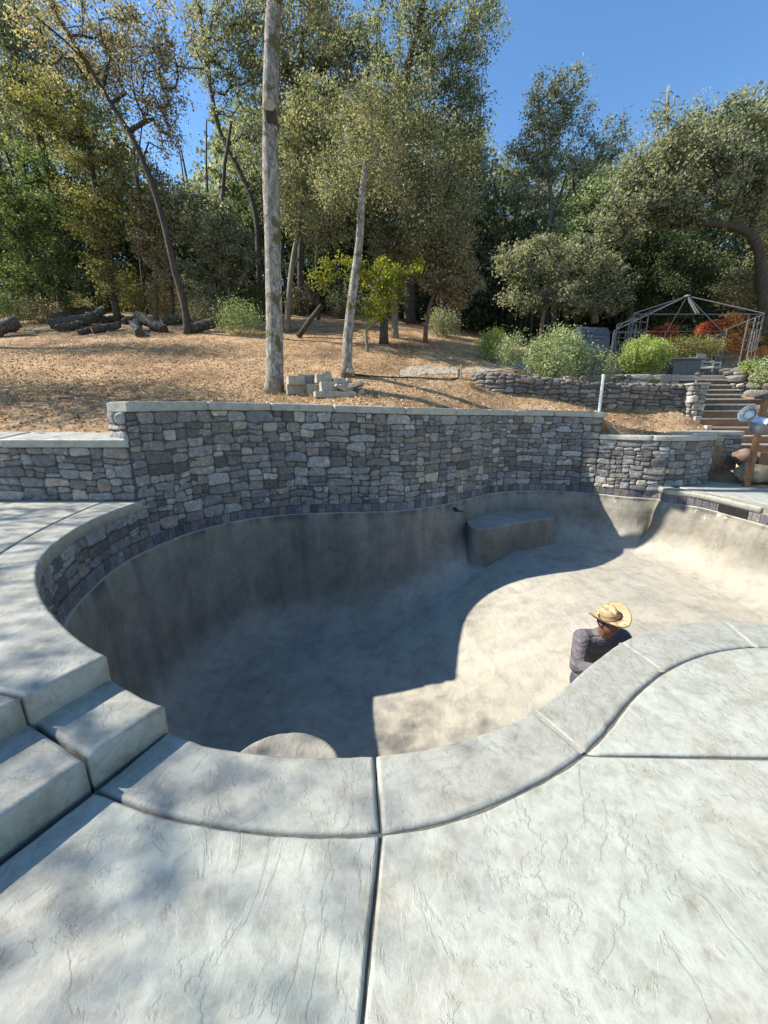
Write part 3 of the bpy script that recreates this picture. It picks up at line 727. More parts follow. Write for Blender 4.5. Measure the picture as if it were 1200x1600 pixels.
n_c = len(CT); Am = np.zeros((n_c+3, n_c+3)); Am[:n_c, :n_c] = Dm+np.eye(n_c)*.02; Am[:n_c, n_c:] = np.c_[np.ones(n_c), CT[:, :2]]; Am[n_c:, :n_c] = Am[:n_c, n_c:].T
Wt = np.linalg.solve(Am, np.r_[CT[:, 2], 0, 0, 0])
def H(x, y):
    x = np.atleast_1d(np.asarray(x, float)); y = np.atleast_1d(np.asarray(y, float))
    d = np.sqrt((x[:, None]-CT[None, :, 0])**2+(y[:, None]-CT[None, :, 1])**2+.04)
    z = d@Wt[:n_c]+Wt[n_c]+Wt[n_c+1]*x+Wt[n_c+2]*y
    return z
def h1(x, y): return float(H(x, y)[0])
def hit(px, py, y0=6.2, y1=60):
    Y = np.linspace(y0, y1, 500); d = ray(px, py); X = d[0]/d[1]*Y; Z = EYE+d[2]/d[1]*Y
    k = np.nonzero(H(X, Y) > Z)[0]
    i = k[0] if len(k) else 0
    return (X[i], Y[i], float(H(X[i], Y[i])[0]))
hwx = HW.P[:, 0]-HW.N[:, 0]*.2; hwy = HW.P[:, 1]-HW.N[:, 1]*.2
def y_start(x):
    if x < -3.85: return 5.82
    if x < 8.2: return float(np.interp(x, np.maximum.accumulate(hwx), hwy))
    return 10.3
xs = np.r_[np.linspace(-70, -12, 20), np.linspace(-11.5, 9.2, 150), 9.41]; K = 110
tt = np.r_[np.linspace(0, .12, 40), np.linspace(.125, 1, K-40)**1.4*.875+.125*0+0]
tt = np.sort(tt); tt[-1] = 1
V = []; F = []
X, Y = [], []
for x in xs:
    ys_ = y_start(x)
    for t_ in tt: X.append(x); Y.append(ys_+(75-ys_)*t_)
# right part
xs2 = np.r_[9.41, np.linspace(9.6, 16, 30), np.linspace(17, 75, 20)]
X2, Y2 = [], []
ty = np.r_[np.linspace(0, 16, 90), np.linspace(16.5, 75, 50)]
for x in xs2:
    for y_ in ty: X2.append(x); Y2.append(y_)
# corner between low wall, short wall and far deck
xs3 = np.linspace(7.3, 9.42, 16); ys3 = np.linspace(8.7, 10.4, 12); X3 = []; Y3 = []
for x in xs3:
    for y_ in ys3: X3.append(x); Y3.append(y_)
def rough(x, y):
    return .05*noise.noise(Vector((x*.8, y*.8, 1)))+.025*noise.noise(Vector((x*3, y*3, 2)))+.012*noise.noise(Vector((x*9, y*9, 4)))
def sheet(X, Y, ncol, nrow, base, zf=None):
    Z = H(X, Y) if zf is None else zf(np.array(X), np.array(Y))
    V = [(x, y, z+rough(x, y)) for x, y, z in zip(X, Y, Z)]
    F = [(base+i*nrow+j, base+(i+1)*nrow+j, base+(i+1)*nrow+j+1, base+i*nrow+j+1) for i in range(ncol-1) for j in range(nrow-1)]
    return V, F
V, F = sheet(X, Y, len(xs), len(tt), 0); v2, f2 = sheet(X2, Y2, len(xs2), len(ty), len(V)); V += v2; F += f2
v2, f2 = sheet(X3, Y3, 16, 12, len(V), lambda x, y: -.14+.05*np.clip(x-8.4, 0, 2)+.22*np.clip(y-9.3, 0, 2)*np.clip(x-8.3, 0, 1)); V += v2; F += f2
def mat_soil():
    m, t, b = newmat('dry_soil'); v = coords(t)
    big = noisen(t, v, .45, 5, .6, .4); mid = noisen(t, v, 5, 8, .72, .5); fine = noisen(t, v, 38, 6, .75, .3)
    c = ramp(t, big, [(.32, (.15, .088, .048)), (.45, (.32, .195, .10)), (.56, (.43, .29, .16)), (.64, (.28, .165, .085)), (.72, (.15, .088, .048))])
    c = mix(t, c, ramp(t, mid, [(.3, (.45, .40, .36)), (.46, (.9, .88, .85)), (.62, (1.2, 1.2, 1.2))]), 1, 'MULTIPLY')
    c = mix(t, c, ramp(t, fine, [(.32, (.42, .36, .3)), (.5, (1, 1, 1)), (.66, (1.35, 1.32, 1.25))]), .9, 'MULTIPLY')
    t.links.new(c, b.inputs['Base Color']); b.inputs['Roughness'].default_value = 1
    n1 = bump(t, b, mid, .9, .06); bump(t, b, fine, 1, .02, n1); return m
M['soil'] = mat_soil()
nr_ = len(tt); base_ = len(V)
for i in range(len(xs)): a_ = V[i*nr_]; V.append((a_[0], a_[1], a_[2]-1.6))
F += [(i*nr_, base_+i, base_+i+1, (i+1)*nr_) for i in range(len(xs)-1)]
gr = mesh('ground', V, F, M['soil'], None, True); gr['kind'] = 'structure'

# ------------------------------------------------------------------ vegetation
LS = 1.25; LN = 1.05; SPR = .56; NA = 1.5
def leaf_mesh(name, P, size, m, parent, tint=None, updown=.0, aspect=.62):
    """many small leaf faces, one mesh"""
    P = np.asarray(P); n_ = len(P)
    u = rng.normal(size=(n_, 3)); u[:, 2] *= (1-updown); u /= np.linalg.norm(u, axis=1, keepdims=True)
    v = rng.normal(size=(n_, 3)); v -= u*(u*v).sum(1, keepdims=True); v /= np.linalg.norm(v, axis=1, keepdims=True)
    s = size*rng.uniform(.55, 1.3, size=(n_, 1))
    a = P+u*s*.5; c = P-u*s*.5; b_ = P+v*s*.5*aspect; d = P-v*s*.5*aspect
    Vv = np.stack([a, b_, c, d], 1).reshape(-1, 3).astype(np.float32)
    me = bpy.data.meshes.new(name); me.vertices.add(4*n_); me.vertices.foreach_set('co', Vv.ravel())
    me.loops.add(4*n_); me.loops.foreach_set('vertex_index', np.arange(4*n_, dtype=np.int32))
    me.polygons.add(n_); me.polygons.foreach_set('loop_start', np.arange(0, 4*n_, 4, dtype=np.int32)); me.polygons.foreach_set('loop_total', np.full(n_, 4, dtype=np.int32))
    me.update(); me.validate()
    at = me.attributes.new('tint', 'FLOAT_COLOR', 'FACE')
    tv = rng.uniform(0, 1, n_) if tint is None else tint
    at.data.foreach_set('color', np.repeat(tv[:, None], 4, 1).astype(np.float32).ravel())
    return link(name, me, m, parent)
def grow(trunk, att, step=.38, wob=.07, sag=0.0):
    """connect attractor points to a trunk; returns nodes, parents"""
    T = [np.array(p_) for p_ in trunk]; par = [-1]
    for i in range(1, len(T)): par.append(i-1)
    n0 = len(T); nodes = T[:]
    c0 = nodes[-1]
    order = np.argsort([min(np.linalg.norm(a-t_) for t_ in T[len(T)//4:]) for a in att])
    arr = np.array(nodes); tips = []
    for i in order:
        a = att[i]
        d = np.linalg.norm(arr-a, axis=1)+np.maximum(0, arr[:, 2]-a[2])*.8
        d[:max(1, n0//4)] += 5
        j = int(np.argmin(d)); st = arr[j]; L = np.linalg.norm(a-st)
        k = max(1, int(L/step)); bend = rng.normal(size=3)*wob*L; prev = j; new = []
        for q in range(1, k+1):
            f = q/k; p_ = st+(a-st)*f+bend*math.sin(math.pi*f)+np.array([0, 0, 1])*(.18*L*math.sin(math.pi*f)*(1-sag))+rng.normal(size=3)*.04
            if q == k: p_ = a
            nodes.append(p_); par.append(prev); prev = len(nodes)-1; new.append(p_)
        arr = np.vstack([arr, new]); tips.append(prev)
    return nodes, par, tips, n0
def branch_mesh(name, nodes, par, n0, r_base, r_top, m, parent, rt=.012, sides=5, flare=1.25):
    N_ = len(nodes); ch = [[] for _ in range(N_)]; w_ = [0]*N_
    for i, p_ in enumerate(par):
        if p_ >= 0: ch[p_].append(i)
    for i in range(N_-1, -1, -1):
        if not ch[i]: w_[i] = 1
        if par[i] >= 0: w_[par[i]] += w_[i]
    R = [0]*N_
    for i in range(N_):
        if i < n0:
            f = i/max(1, n0-1); R[i] = r_base+(r_top-r_base)*f
            if i == 0: R[i] *= flare
        else: R[i] = min(rt*w_[i]**.52, (R[par[i]] if par[i] >= 0 else 9)*.92)
    mb = MB(); done = set()
    starts = [(0, -1)]
    while starts:
        s_, pr_ = starts.pop(); chain = [pr_] if pr_ >= 0 else []; i = s_
        rr = []
        while True:
            chain.append(i)
            if not ch[i]: break
            if i < n0-1: nx_ = i+1
            else: nx_ = max(ch[i], key=lambda c_: w_[c_])
            for c_ in ch[i]:
                if c_ != nx_: starts.append((c_, i))
            i = nx_
        if len(chain) < 2: continue
        P = np.array([nodes[c_] for c_ in chain]); rad = np.array([R[c_] for c_ in chain]); 
        if pr_ >= 0: rad[0] = rad[1]
        rad[-1] *= .5
        isT = chain[0] == 0
        V_, F_ = tube_geo(P, rad, 12 if isT else sides, rng.uniform(0, 3), .05 if isT else 0)
        mb.add(V_, F_)
    return mb.build(name, m, parent, True)
def ellipsoid_pts(c, r, k, hollow=.35):
    u = rng.normal(size=(k, 3)); u /= np.linalg.norm(u, axis=1, keepdims=True)
    q = rng.uniform(hollow**3, 1, size=(k, 1))**(1/3)
    return np.array(c)+u*q*np.array(r)
def tree(name, label, cat, base, trunk, blobs, bark, leaf, r0, r1, nat=120, per=70, spread=.38, size=.075, group='trees on the slope behind the wall',
         Y=None, droop=.0, wob=.07, rt=.012, depth=None, extra=None, cluster=True, tone=None, up=.3):
    """base and trunk points are pixels of the photograph at the tree's distance; blobs = (px, py, rx, ry, dy) of the crown"""
    if Y is None: x, y, z = hit(*base)
    else: x, y, z = tuple(ony(base[0], base[1], Y)); z = h1(x, y) if abs(z-h1(x, y)) < 1.2 else z
    root = thing(name, label, cat, (x, y, z), group)
    tp = [np.array((x, y, z-.15))]
    raw = [ony(a, b_, y) for a, b_ in trunk]; yy = 0
    for i, p_ in enumerate(raw): yy += rng.normal()*.08; p_[1] += yy; tp.append(p_)
    # resample
    P = np.array(tp); s = np.r_[0, np.cumsum(np.linalg.norm(np.diff(P, axis=0), axis=1))]; k = max(4, int(s[-1]/.45)); q = np.linspace(0, s[-1], k)
    P = np.c_[[np.interp(q, s, P[:, i]) for i in range(3)]].T
    if k > 6:
        for _ in range(2): P[1:-1] = (P[:-2]+2*P[1:-1]+P[2:])/4
    att = []; tot = sum(b_[2]*b_[3] for b_ in blobs)
    for b_ in blobs:
        px, py, rx, ry = b_[:4]; dy = b_[4] if len(b_) > 4 else 0
        s_ = pxm(px, py, y+dy); c_ = ony(px, py, y+dy); rr = (rx*s_, (depth or rx*.9)*s_ if depth is None else depth, ry*s_)
        att.append(ellipsoid_pts(c_, rr, max(4, int(NA*nat*b_[2]*b_[3]/tot))))
    att = np.vstack(att); g_ = H(att[:, 0], att[:, 1]); att[:, 2] = np.maximum(att[:, 2], g_+.35)
    nodes, par, tips, n0 = grow(P, att, wob=wob, sag=droop)
    tr_ = branch_mesh('trunk', nodes, par, n0, r0, r1, bark, root, rt=rt)
    if per and leaf is not None:
        LP = []; TV = []
        arr = np.array(nodes)
        for t_ in tips:
            k_ = int(per*LN*rng.uniform(.4, 1.6)); a = arr[t_]; pa = arr[par[t_]] if par[t_] >= 0 else a
            f = rng.uniform(-.3, 1.05, size=(k_, 1)); sg = spread*SPR*rng.uniform(.6, 1.3)
            pts = pa+(a-pa)*f+rng.normal(size=(k_, 3))*np.array([sg, sg, sg*.62])
            if droop: pts[:, 2] -= np.abs(rng.normal(size=k_))*spread*1.6*droop
            LP.append(pts); TV.append(np.clip(rng.normal(rng.uniform(.15, .85), .17, k_), 0, 1))
        leaf_mesh('crown', np.vstack(LP), size*LS, leaf, root, np.concatenate(TV), updown=up)
    return root

B_pale = mat_bark('lichen_bark', (.045, .036, .028), (.22, .20, .17), (.50, .48, .44), .95)
B_mid = mat_bark('grey_bark', (.07, .06, .045), (.18, .155, .12), (.30, .27, .22), .5)
B_dark = mat_bark('dark_bark', (.02, .017, .014), (.055, .045, .036), (.11, .09, .07), .3)
B_red = mat_bark('manzanita_bark', (.05, .03, .025), (.12, .08, .06), (.25, .19, .15))
L_oak = mat_leaf('oak_leaf', [(0.055, 0.062, 0.035), (0.145, 0.15, 0.085), (0.25, 0.25, 0.155), (0.43, 0.41, 0.29), (0.2, 0.155, 0.1)])
L_grey = mat_leaf('grey_green_leaf', [(0.055, 0.068, 0.045), (0.145, 0.165, 0.11), (0.26, 0.28, 0.2), (0.43, 0.43, 0.33), (0.2, 0.17, 0.12)])
L_brown = mat_leaf('dry_leaf', [(0.09, 0.075, 0.055), (0.22, 0.18, 0.125), (0.34, 0.29, 0.21), (0.48, 0.43, 0.33), (0.29, 0.19, 0.13)])
L_green = mat_leaf('bright_green_leaf', [(0.04, 0.065, 0.025), (0.09, 0.13, 0.05), (0.15, 0.2, 0.09), (0.26, 0.31, 0.17)])
L_deep = mat_leaf('dark_green_leaf', [(0.025, 0.04, 0.022), (0.06, 0.085, 0.045), (0.11, 0.14, 0.08), (0.2, 0.22, 0.13)])
L_olive = mat_leaf('olive_leaf', [(0.08, 0.078, 0.03), (0.16, 0.155, 0.06), (0.26, 0.24, 0.1), (0.37, 0.34, 0.17)])
L_maple = mat_leaf('yellow_green_maple_leaf', [(.07, .10, .015), (.14, .17, .025), (.24, .26, .04), (.38, .32, .07)], .5)
L_red = mat_leaf('red_maple_leaf', [(.22, .05, .03), (.42, .10, .06), (.55, .2, .08)], .45)
L_orange = mat_leaf('orange_maple_leaf', [(.45, .16, .06), (.6, .28, .10), (.62, .38, .15), (.5, .12, .07)], .45)
L_lime = mat_leaf('lime_leaf', [(.11, .16, .04), (.24, .31, .08), (.38, .44, .15), (.48, .50, .26)], .45)
L_rose = mat_leaf('rose_leaf', [(0.096, 0.144, 0.06), (0.204, 0.264, 0.12), (0.36, 0.408, 0.216), (0.504, 0.48, 0.288)], .3)
TALL = 'tall trees at the edge of the wood'
# the two trees standing on the cleared slope
t1 = tree('oak_tree', 'tall straight pale barked trunk with a sawn limb stump, standing right behind the wall', 'tree', (428, 616),
     [(429, 560), (428, 470), (427, 400), (425, 300), (424, 200), (428, 100), (432, 20), (434, -60), (438, -160), (445, -260)],
     [(520, -60, 120, 70), (380, -120, 110, 90), (470, -260, 150, 120), (480, 30, 60, 30)], B_pale, L_oak, .21, .115, nat=130, per=90, spread=.3, size=.045, Y=9.6, group=None, rt=.009)
sp_ = ony(425, 196, 9.5); u_ = np.array((.12, -.85, .18)); b = MB(); b.tube([sp_+u_*-.05, sp_+u_*.12+np.array((0, 0, .02)), sp_+u_*.36+np.array((0, 0, .06))], [.15, .13, .12], 12); o = b.build('limb_stump', B_dark, t1, True)
b = MB(); c_ = sp_+u_*.36+np.array((0, 0, .06)); b.tube([c_, c_+u_*.02], [.118, .112], 12); b.build('cut_end', simple('fresh_cut_wood', (.30, .21, .12), (.46, .34, .21), 12), o)
t2 = tree('oak_tree', 'mossy pale trunk leaning right beside the paver pile, with a light crown', 'tree', (541, 588),
     [(541, 560), (545, 500), (551, 450), (562, 400), (566, 350), (566, 320), (562, 290), (572, 262)],
     [(575, 200, 60, 50), (520, 280, 35, 30), (610, 270, 40, 30)], B_pale, L_oak, .14, .07, nat=70, per=70, spread=.26, size=.045, droop=.5, Y=10.5, group=None, rt=.008)
tree('oak_tree', 'wide olive oak just behind the leaning pale trunk, its crown drooping over the yellow maple', 'tree', (600, 540),
     [(600, 500), (598, 440), (590, 380), (592, 320), (600, 260), (612, 200)],
     [(570, 230, 80, 70), (500, 290, 70, 50), (650, 250, 80, 90), (610, 160, 80, 50), (690, 330, 60, 70), (620, 340, 60, 40), (505, 350, 45, 30)], B_dark, L_oak, .17, .08, nat=300, per=85, spread=.34, size=.07, droop=.5, Y=16, group=None, rt=.011)
# the treeline, left to right
tree('oak_tree', 'leaning slender grey trunk at left whose forked top carries sparse dry foliage', 'tree', (293, 522),
     [(288, 480), (274, 420), (258, 350), (243, 300), (232, 270), (208, 215), (172, 160), (140, 105), (100, 45), (78, -5)],
     [(230, 110, 60, 70), (275, 60, 45, 80), (90, 60, 60, 60), (150, 20, 60, 50), (265, 190, 25, 60), (190, 60, 50, 50)], B_dark, L_brown, .14, .05, nat=190, per=50, spread=.35, size=.075, group=TALL, rt=.014, wob=.12)
tree('oak_tree', 'dark mossy trunk behind the logs at left wrapped in yellow olive foliage', 'tree', (186, 503),
     [(175, 460), (168, 400), (155, 345), (146, 300), (140, 250), (120, 190)],
     [(140, 290, 60, 80), (200, 260, 30, 40), (110, 190, 60, 60), (150, 380, 35, 60), (60, 160, 50, 50), (170, 440, 30, 40)], B_dark, L_olive, .16, .08, nat=190, per=70, spread=.34, size=.08, group=TALL)
tree('oak_tree', 'bushy bright green oak with low branches at the left edge of the picture', 'tree', (45, 500),
     [(45, 450), (40, 390), (25, 340), (10, 290)], [(30, 290, 70, 80), (-20, 350, 60, 90), (70, 380, 60, 70), (20, 440, 60, 40), (100, 440, 40, 35), (90, 330, 40, 40)], B_dark, L_green, .16, .08, nat=230, per=75, spread=.34, size=.085, group=TALL)
tree('oak_tree', 'dark zigzag trunk left of the tall pale trunk, rising to bare black limbs', 'tree', (407, 490),
     [(405, 420), (403, 350), (395, 310), (372, 262), (345, 215), (335, 170), (327, 110), (318, 50), (312, 0)],
     [(345, 60, 50, 70), (385, 150, 45, 70), (370, 20, 60, 50), (400, 240, 40, 50), (330, 120, 25, 60)], B_dark, L_grey, .17, .07, nat=170, per=55, spread=.36, size=.085, group=TALL, wob=.13, rt=.015)
tree('oak_tree', 'slim dark trunk between the tall pale trunk and the yellow maple', 'tree', (448, 520),
     [(451, 460), (457, 400), (470, 345), (475, 300), (485, 250)], [(480, 250, 55, 60), (500, 180, 50, 50), (470, 320, 40, 40)], B_mid, L_oak, .13, .06, nat=140, per=70, spread=.38, size=.085, group=TALL)
tree('oak_tree', 'rounded pale olive tree with several thin stems, left of the tall pale trunk', 'tree', (338, 503),
     [(336, 480), (332, 440), (330, 410)], [(330, 375, 62, 62), (370, 400, 35, 45), (300, 330, 35, 35), (330, 440, 55, 30)], B_mid, L_grey, .08, .05, nat=170, per=95, spread=.33, size=.085, group='small trees at the edge of the wood')
tree('oak_tree', 'thin reddish trunk between the yellow olive tree and the leaning grey trunk', 'tree', (243, 500),
     [(241, 450), (240, 400), (240, 330), (244, 300)], [(240, 300, 35, 45), (225, 360, 30, 40), (255, 420, 30, 40), (260, 340, 25, 30)], B_red, L_brown, .10, .05, nat=120, per=60, spread=.33, size=.08, group='small trees at the edge of the wood')
tree('oak_tree', 'huge dark limbed oak with the highest crown right of centre', 'tree', (640, 505),
     [(640, 420), (632, 330), (628, 240), (622, 160), (640, 100), (655, 50), (662, 0), (668, -40)],
     [(610, 70, 75, 70), (700, 50, 60, 60), (730, 110, 40, 40), (560, 130, 60, 60), (760, 20, 40, 40), (680, 160, 60, 50), (740, 180, 30, 50)], B_dark, L_grey, .33, .12, nat=300, per=70, spread=.42, size=.095, group=TALL, droop=.3, rt=.018, wob=.1)
tree('oak_tree', 'drooping grey green oak right of centre, nearest to the open sky', 'tree', (742, 515),
     [(742, 450), (738, 380), (730, 310), (722, 250)], [(725, 280, 50, 80), (700, 370, 50, 60), (760, 340, 35, 60), (735, 220, 40, 50), (770, 420, 40, 50)], B_dark, L_grey, .17, .08, nat=210, per=75, spread=.4, size=.09, group=TALL, droop=.7)
tree('oak_tree', 'tall hazy oak behind the tall pale trunk with olive crown reaching the top edge', 'tree', (470, 490),
     [(470, 400), (478, 300), (480, 200), (470, 120), (475, 50)], [(470, 60, 60, 60), (400, 60, 50, 50), (520, 110, 45, 50), (440, 150, 50, 50), (480, 210, 50, 50), (520, 40, 40, 40)], B_dark, L_oak, .2, .1, nat=220, per=70, spread=.45, size=.1, group=TALL, Y=23)
tree('oak_tree', 'grey crowned oak filling the top left corner of the picture', 'tree', (95, 480),
     [(92, 400), (85, 300), (60, 200), (30, 110), (12, 40)], [(40, 70, 60, 60), (10, 150, 50, 60), (110, 110, 50, 50), (70, 180, 60, 40), (30, 10, 50, 40), (160, 130, 40, 50), (-30, 60, 60, 80)], B_dark, L_grey, .22, .1, nat=260, per=70, spread=.45, size=.1, group=TALL, Y=22, droop=.5)
tree('oak_tree', 'lofty sparse oak rising alone against the open sky right of centre', 'tree', (868, 500),
     [(866, 440), (864, 370), (860, 310), (856, 270), (850, 240), (846, 200), (842, 160)],
     [(850, 150, 28, 40), (885, 150, 30, 40), (840, 220, 40, 45), (895, 215, 40, 50), (870, 290, 60, 45), (960, 215, 26, 35), (930, 270, 40, 40), (815, 260, 30, 50)], B_mid, L_grey, .2, .06, nat=330, per=38, spread=.38, size=.095, group=TALL, Y=24, rt=.016, wob=.05)
tree('oak_tree', 'multi stemmed dark limbed tree with pale leaf tufts left of the grill', 'tree', (848, 512),
     [(846, 490), (852, 465), (860, 440)], [(850, 410, 60, 34), (905, 400, 50, 35), (815, 455, 35, 32), (885, 465, 60, 22), (935, 435, 40, 38), (955, 470, 30, 22), (800, 400, 30, 26)], B_red, L_grey, .11, .07, nat=210, per=70, spread=.33, size=.085, group='small trees at the edge of the wood', wob=.2, rt=.02, Y=19)
tree('oak_tree', 'small twisted tree with grey stems right of the yellow maple', 'tree', (664, 536),
     [(666, 505), (672, 475), (682, 450)], [(690, 420, 45, 35), (660, 400, 35, 30), (720, 440, 35, 35), (700, 370, 40, 30)], B_red, L_brown, .09, .06, nat=140, per=60, spread=.32, size=.08, group='small trees at the edge of the wood', wob=.2, rt=.017)
tree('oak_tree', 'low grey shrubby tree with forked pale stems beyond the dirt path', 'tree', (762, 512),
     [(765, 485), (772, 462)], [(770, 440, 40, 35), (735, 465, 35, 30), (800, 465, 35, 30), (790, 400, 40, 35)], B_red, L_grey, .09, .06, nat=150, per=80, spread=.34, size=.085, group='small trees at the edge of the wood', wob=.2, rt=.015)
tree('oak_tree', 'great spreading oak at right with a thick arching limb above the metal gazebo', 'tree', (1196, 520),
     [(1194, 470), (1185, 430), (1182, 400), (1172, 375), (1150, 360), (1120, 352), (1090, 355), (1060, 345), (1030, 330)],
     [(1080, 265, 80, 60), (1010, 290, 60, 60), (1150, 240, 60, 60), (1180, 180, 50, 40), (1110, 190, 50, 35), (1040, 220, 50, 35), (1200, 300, 50, 60), (970, 330, 45, 45), (1080, 320, 60, 30)], B_dark, L_grey, .26, .07, nat=420, per=80, spread=.38, size=.085, group=TALL, Y=18, rt=.02, wob=.12)
tree('oak_tree', 'leaning right hand stem of deep green foliage at the right edge', 'tree', (1230, 500),
     [(1235, 420), (1220, 380), (1200, 370), (1215, 340)], [(1190, 430, 45, 45), (1230, 350, 40, 60), (1150, 450, 40, 30), (1210, 240, 50, 60)], B_mid, L_oak, .2, .1, nat=180, per=75, spread=.38, size=.085, group=TALL, Y=19)
tree('oak_tree', 'dense deep green oak between the grill and the gazebo top', 'tree', (985, 505),
     [(985, 460), (980, 420), (975, 390)], [(985, 390, 60, 45), (1050, 410, 55, 40), (940, 400, 40, 40), (1000, 450, 70, 30), (1100, 440, 50, 40), (1060, 470, 50, 25)], B_dark, L_deep, .18, .1, nat=280, per=85, spread=.4, size=.095, group=TALL, Y=21)
tree('oak_tree', 'bright leafed oak whose crown shows left of the great spreading oak', 'tree', (930, 500),
     [(930, 440), (925, 380), (915, 330)], [(920, 330, 50, 40), (960, 370, 40, 35), (890, 360, 40, 35), (870, 400, 35, 30), (940, 300, 40, 30)], B_mid, L_rose, .16, .08, nat=190, per=80, spread=.38, size=.09, group=TALL, Y=22)
tree('dead_pine', 'bare grey dead pine top poking above the trees under open sky', 'dead tree', (1042, 480),
     [(1041, 400), (1041, 300), (1040, 220), (1039, 180), (1039, 140)], [(1039, 160, 20, 16), (1040, 185, 22, 14)], B_pale, None, .22, .07, nat=46, per=0, group=None, Y=30, rt=.025, droop=1.2, wob=.15)
tree('maple_tree', 'small yellow green maple with fanning stems on the open slope', 'maple', (575, 550),
     [(573, 535), (572, 520)], [(600, 450, 34, 40), (615, 430, 28, 30), (490, 440, 24, 12), (530, 422, 30, 14), (652, 415, 18, 12), (590, 480, 30, 16), (560, 425, 28, 14)], B_mid, L_maple, .06, .045, nat=85, per=60, spread=.2, size=.065, group=None, rt=.008, wob=.04, depth=1.0)
# leaning poles among the trees
lean = MB(); p0 = np.array(hit(466, 527)); p1 = ony(502, 478, p0[1]+.3); lean.tube([p0, (p0+p1)/2+np.array((0, 0, .03)), p1], [.11, .10, .085], 9)
tag(lean.build('fallen_tree', B_dark, None, True), 'short dark fallen trunk propped at a slant left of the yellow maple', 'fallen trunk')
lean = MB(); p0 = np.array(hit(440, 498)); p1 = ony(481, 455, p0[1]+.3); lean.tube([p0, (p0+p1)/2+np.array((0, 0, -.04)), p1], [.06, .05, .04], 7)
tag(lean.build('fallen_branch', B_mid, None, True), 'thin pale slanting branch just right of the tall pale trunk', 'branch')
# slim background trunks one can tell apart
for (px, py, top, lab, mm, r_) in [(362, 505, (352, 380), 'thin leaning grey stem just right of the rounded pale olive tree', B_mid, .06),
    (497, 500, (494, 300), 'dark slim trunk seen under the left wing of the yellow maple', B_dark, .09),
    (617, 530, (612, 380), 'short grey green trunk just right of the yellow maple', B_mid, .16),
    (690, 520, (694, 330), 'slim dark trunk behind the small twisted tree', B_dark, .12),
    (112, 480, (108, 330), 'pale sunlit dead stem deep in the shade at left', B_pale, .09),
    (270, 500, (262, 330), 'thin dark stem behind the leaning slender grey trunk', B_dark, .08)]:
    x, y, z = hit(px, py); tp_ = ony(top[0], top[1], y)
    tree('slim_tree', lab, 'tree', (px, py), [tuple(np.array((px, py))*(1-f)+np.array(top)*f+np.array((random.uniform(-3, 3), 0))) for f in (.2, .4, .6, .8, 1)], [(top[0], top[1]+10, 28, 30)], mm, L_oak, r_, r_*.5, nat=46, per=55, spread=.4, size=.09, group='slim trees inside the wood')
# ------------------------------------------------------------------ far wood: one mass
def wood(name, k, y0, y1, sky_px, leaf, size, per, xr, label):
    P = []; TV = []
    for _ in range(k):
        y = rng.uniform(y0, y1); x = rng.uniform(*xr)*y
        g_ = h1(x, y); pxx = proj(x, y, g_+4)[0]
        top = np.interp(pxx, [q_[0] for q_ in sky_px], [q_[1] for q_ in sky_px])+rng.uniform(0, 60)
        ztop = EYE+rslope(pxx, top)*y
        hh = rng.uniform(.04, 1)**.8; z = g_+.5+(ztop-g_)*hh
        k_ = int(per*rng.uniform(.5, 1.5)); sg = rng.uniform(.25, .6)
        P.append(np.array((x, y, z))+rng.normal(size=(k_, 3))*np.array([sg, sg, sg*.55])); TV.append(np.clip(rng.normal(rng.uniform(.15, .7), .15, k_), 0, 1))
    o = leaf_mesh(name, np.vstack(P), size, leaf, None, np.concatenate(TV)); tag(o, label, 'woodland', None, 'stuff'); return o
sky_px = [(-200, 80), (0, 100), (120, 130), (220, 200), (250, 290), (320, 290), (345, 200), (400, 150), (480, 130), (560, 150), (640, 150), (740, 200), (790, 250), (850, 265), (950, 260), (1000, 230), (1060, 205), (1130, 170), (1200, 150), (1400, 120)]
wood('woodland', 3300, 25, 42, sky_px, L_grey, .27, 75, (-1.55, 1.1), 'grey green crowns of the oak wood massed behind the nearer trees')
wood('woodland', 2500, 24, 36, [(a, b_*.5+210) for a, b_ in sky_px], L_deep, .26, 75, (-1.5, 1.1), 'dark green understorey filling the wood behind the tree trunks')
wood('woodland', 2100, 24, 34, [(-200, 455), (1400, 455)], L_deep, .22, 70, (-1.5, 1.1), 'low dark brush carpeting the foot of the far wood')
# trunks of the far wood
mb = MB()
for _ in range(170):
    y = rng.uniform(22, 40); x = rng.uniform(-.9, .95)*y; g_ = h1(x, y); hgt = rng.uniform(3, 9); r_ = rng.uniform(.05, .16); lx, ly = rng.normal(size=2)*.8
    P = [np.array((x+lx*f*f*hgt/6+rng.normal()*.12*f, y+ly*f*.5, g_-.2+hgt*f)) for f in np.linspace(0, 1, 6)]
    mb.tube(P, np.linspace(r_, r_*.4, 6), 6)
tag(mb.build('woodland_trunks', B_dark, None, True), 'dark stems crowded in the shade of the far wood', 'woodland', None, 'stuff')
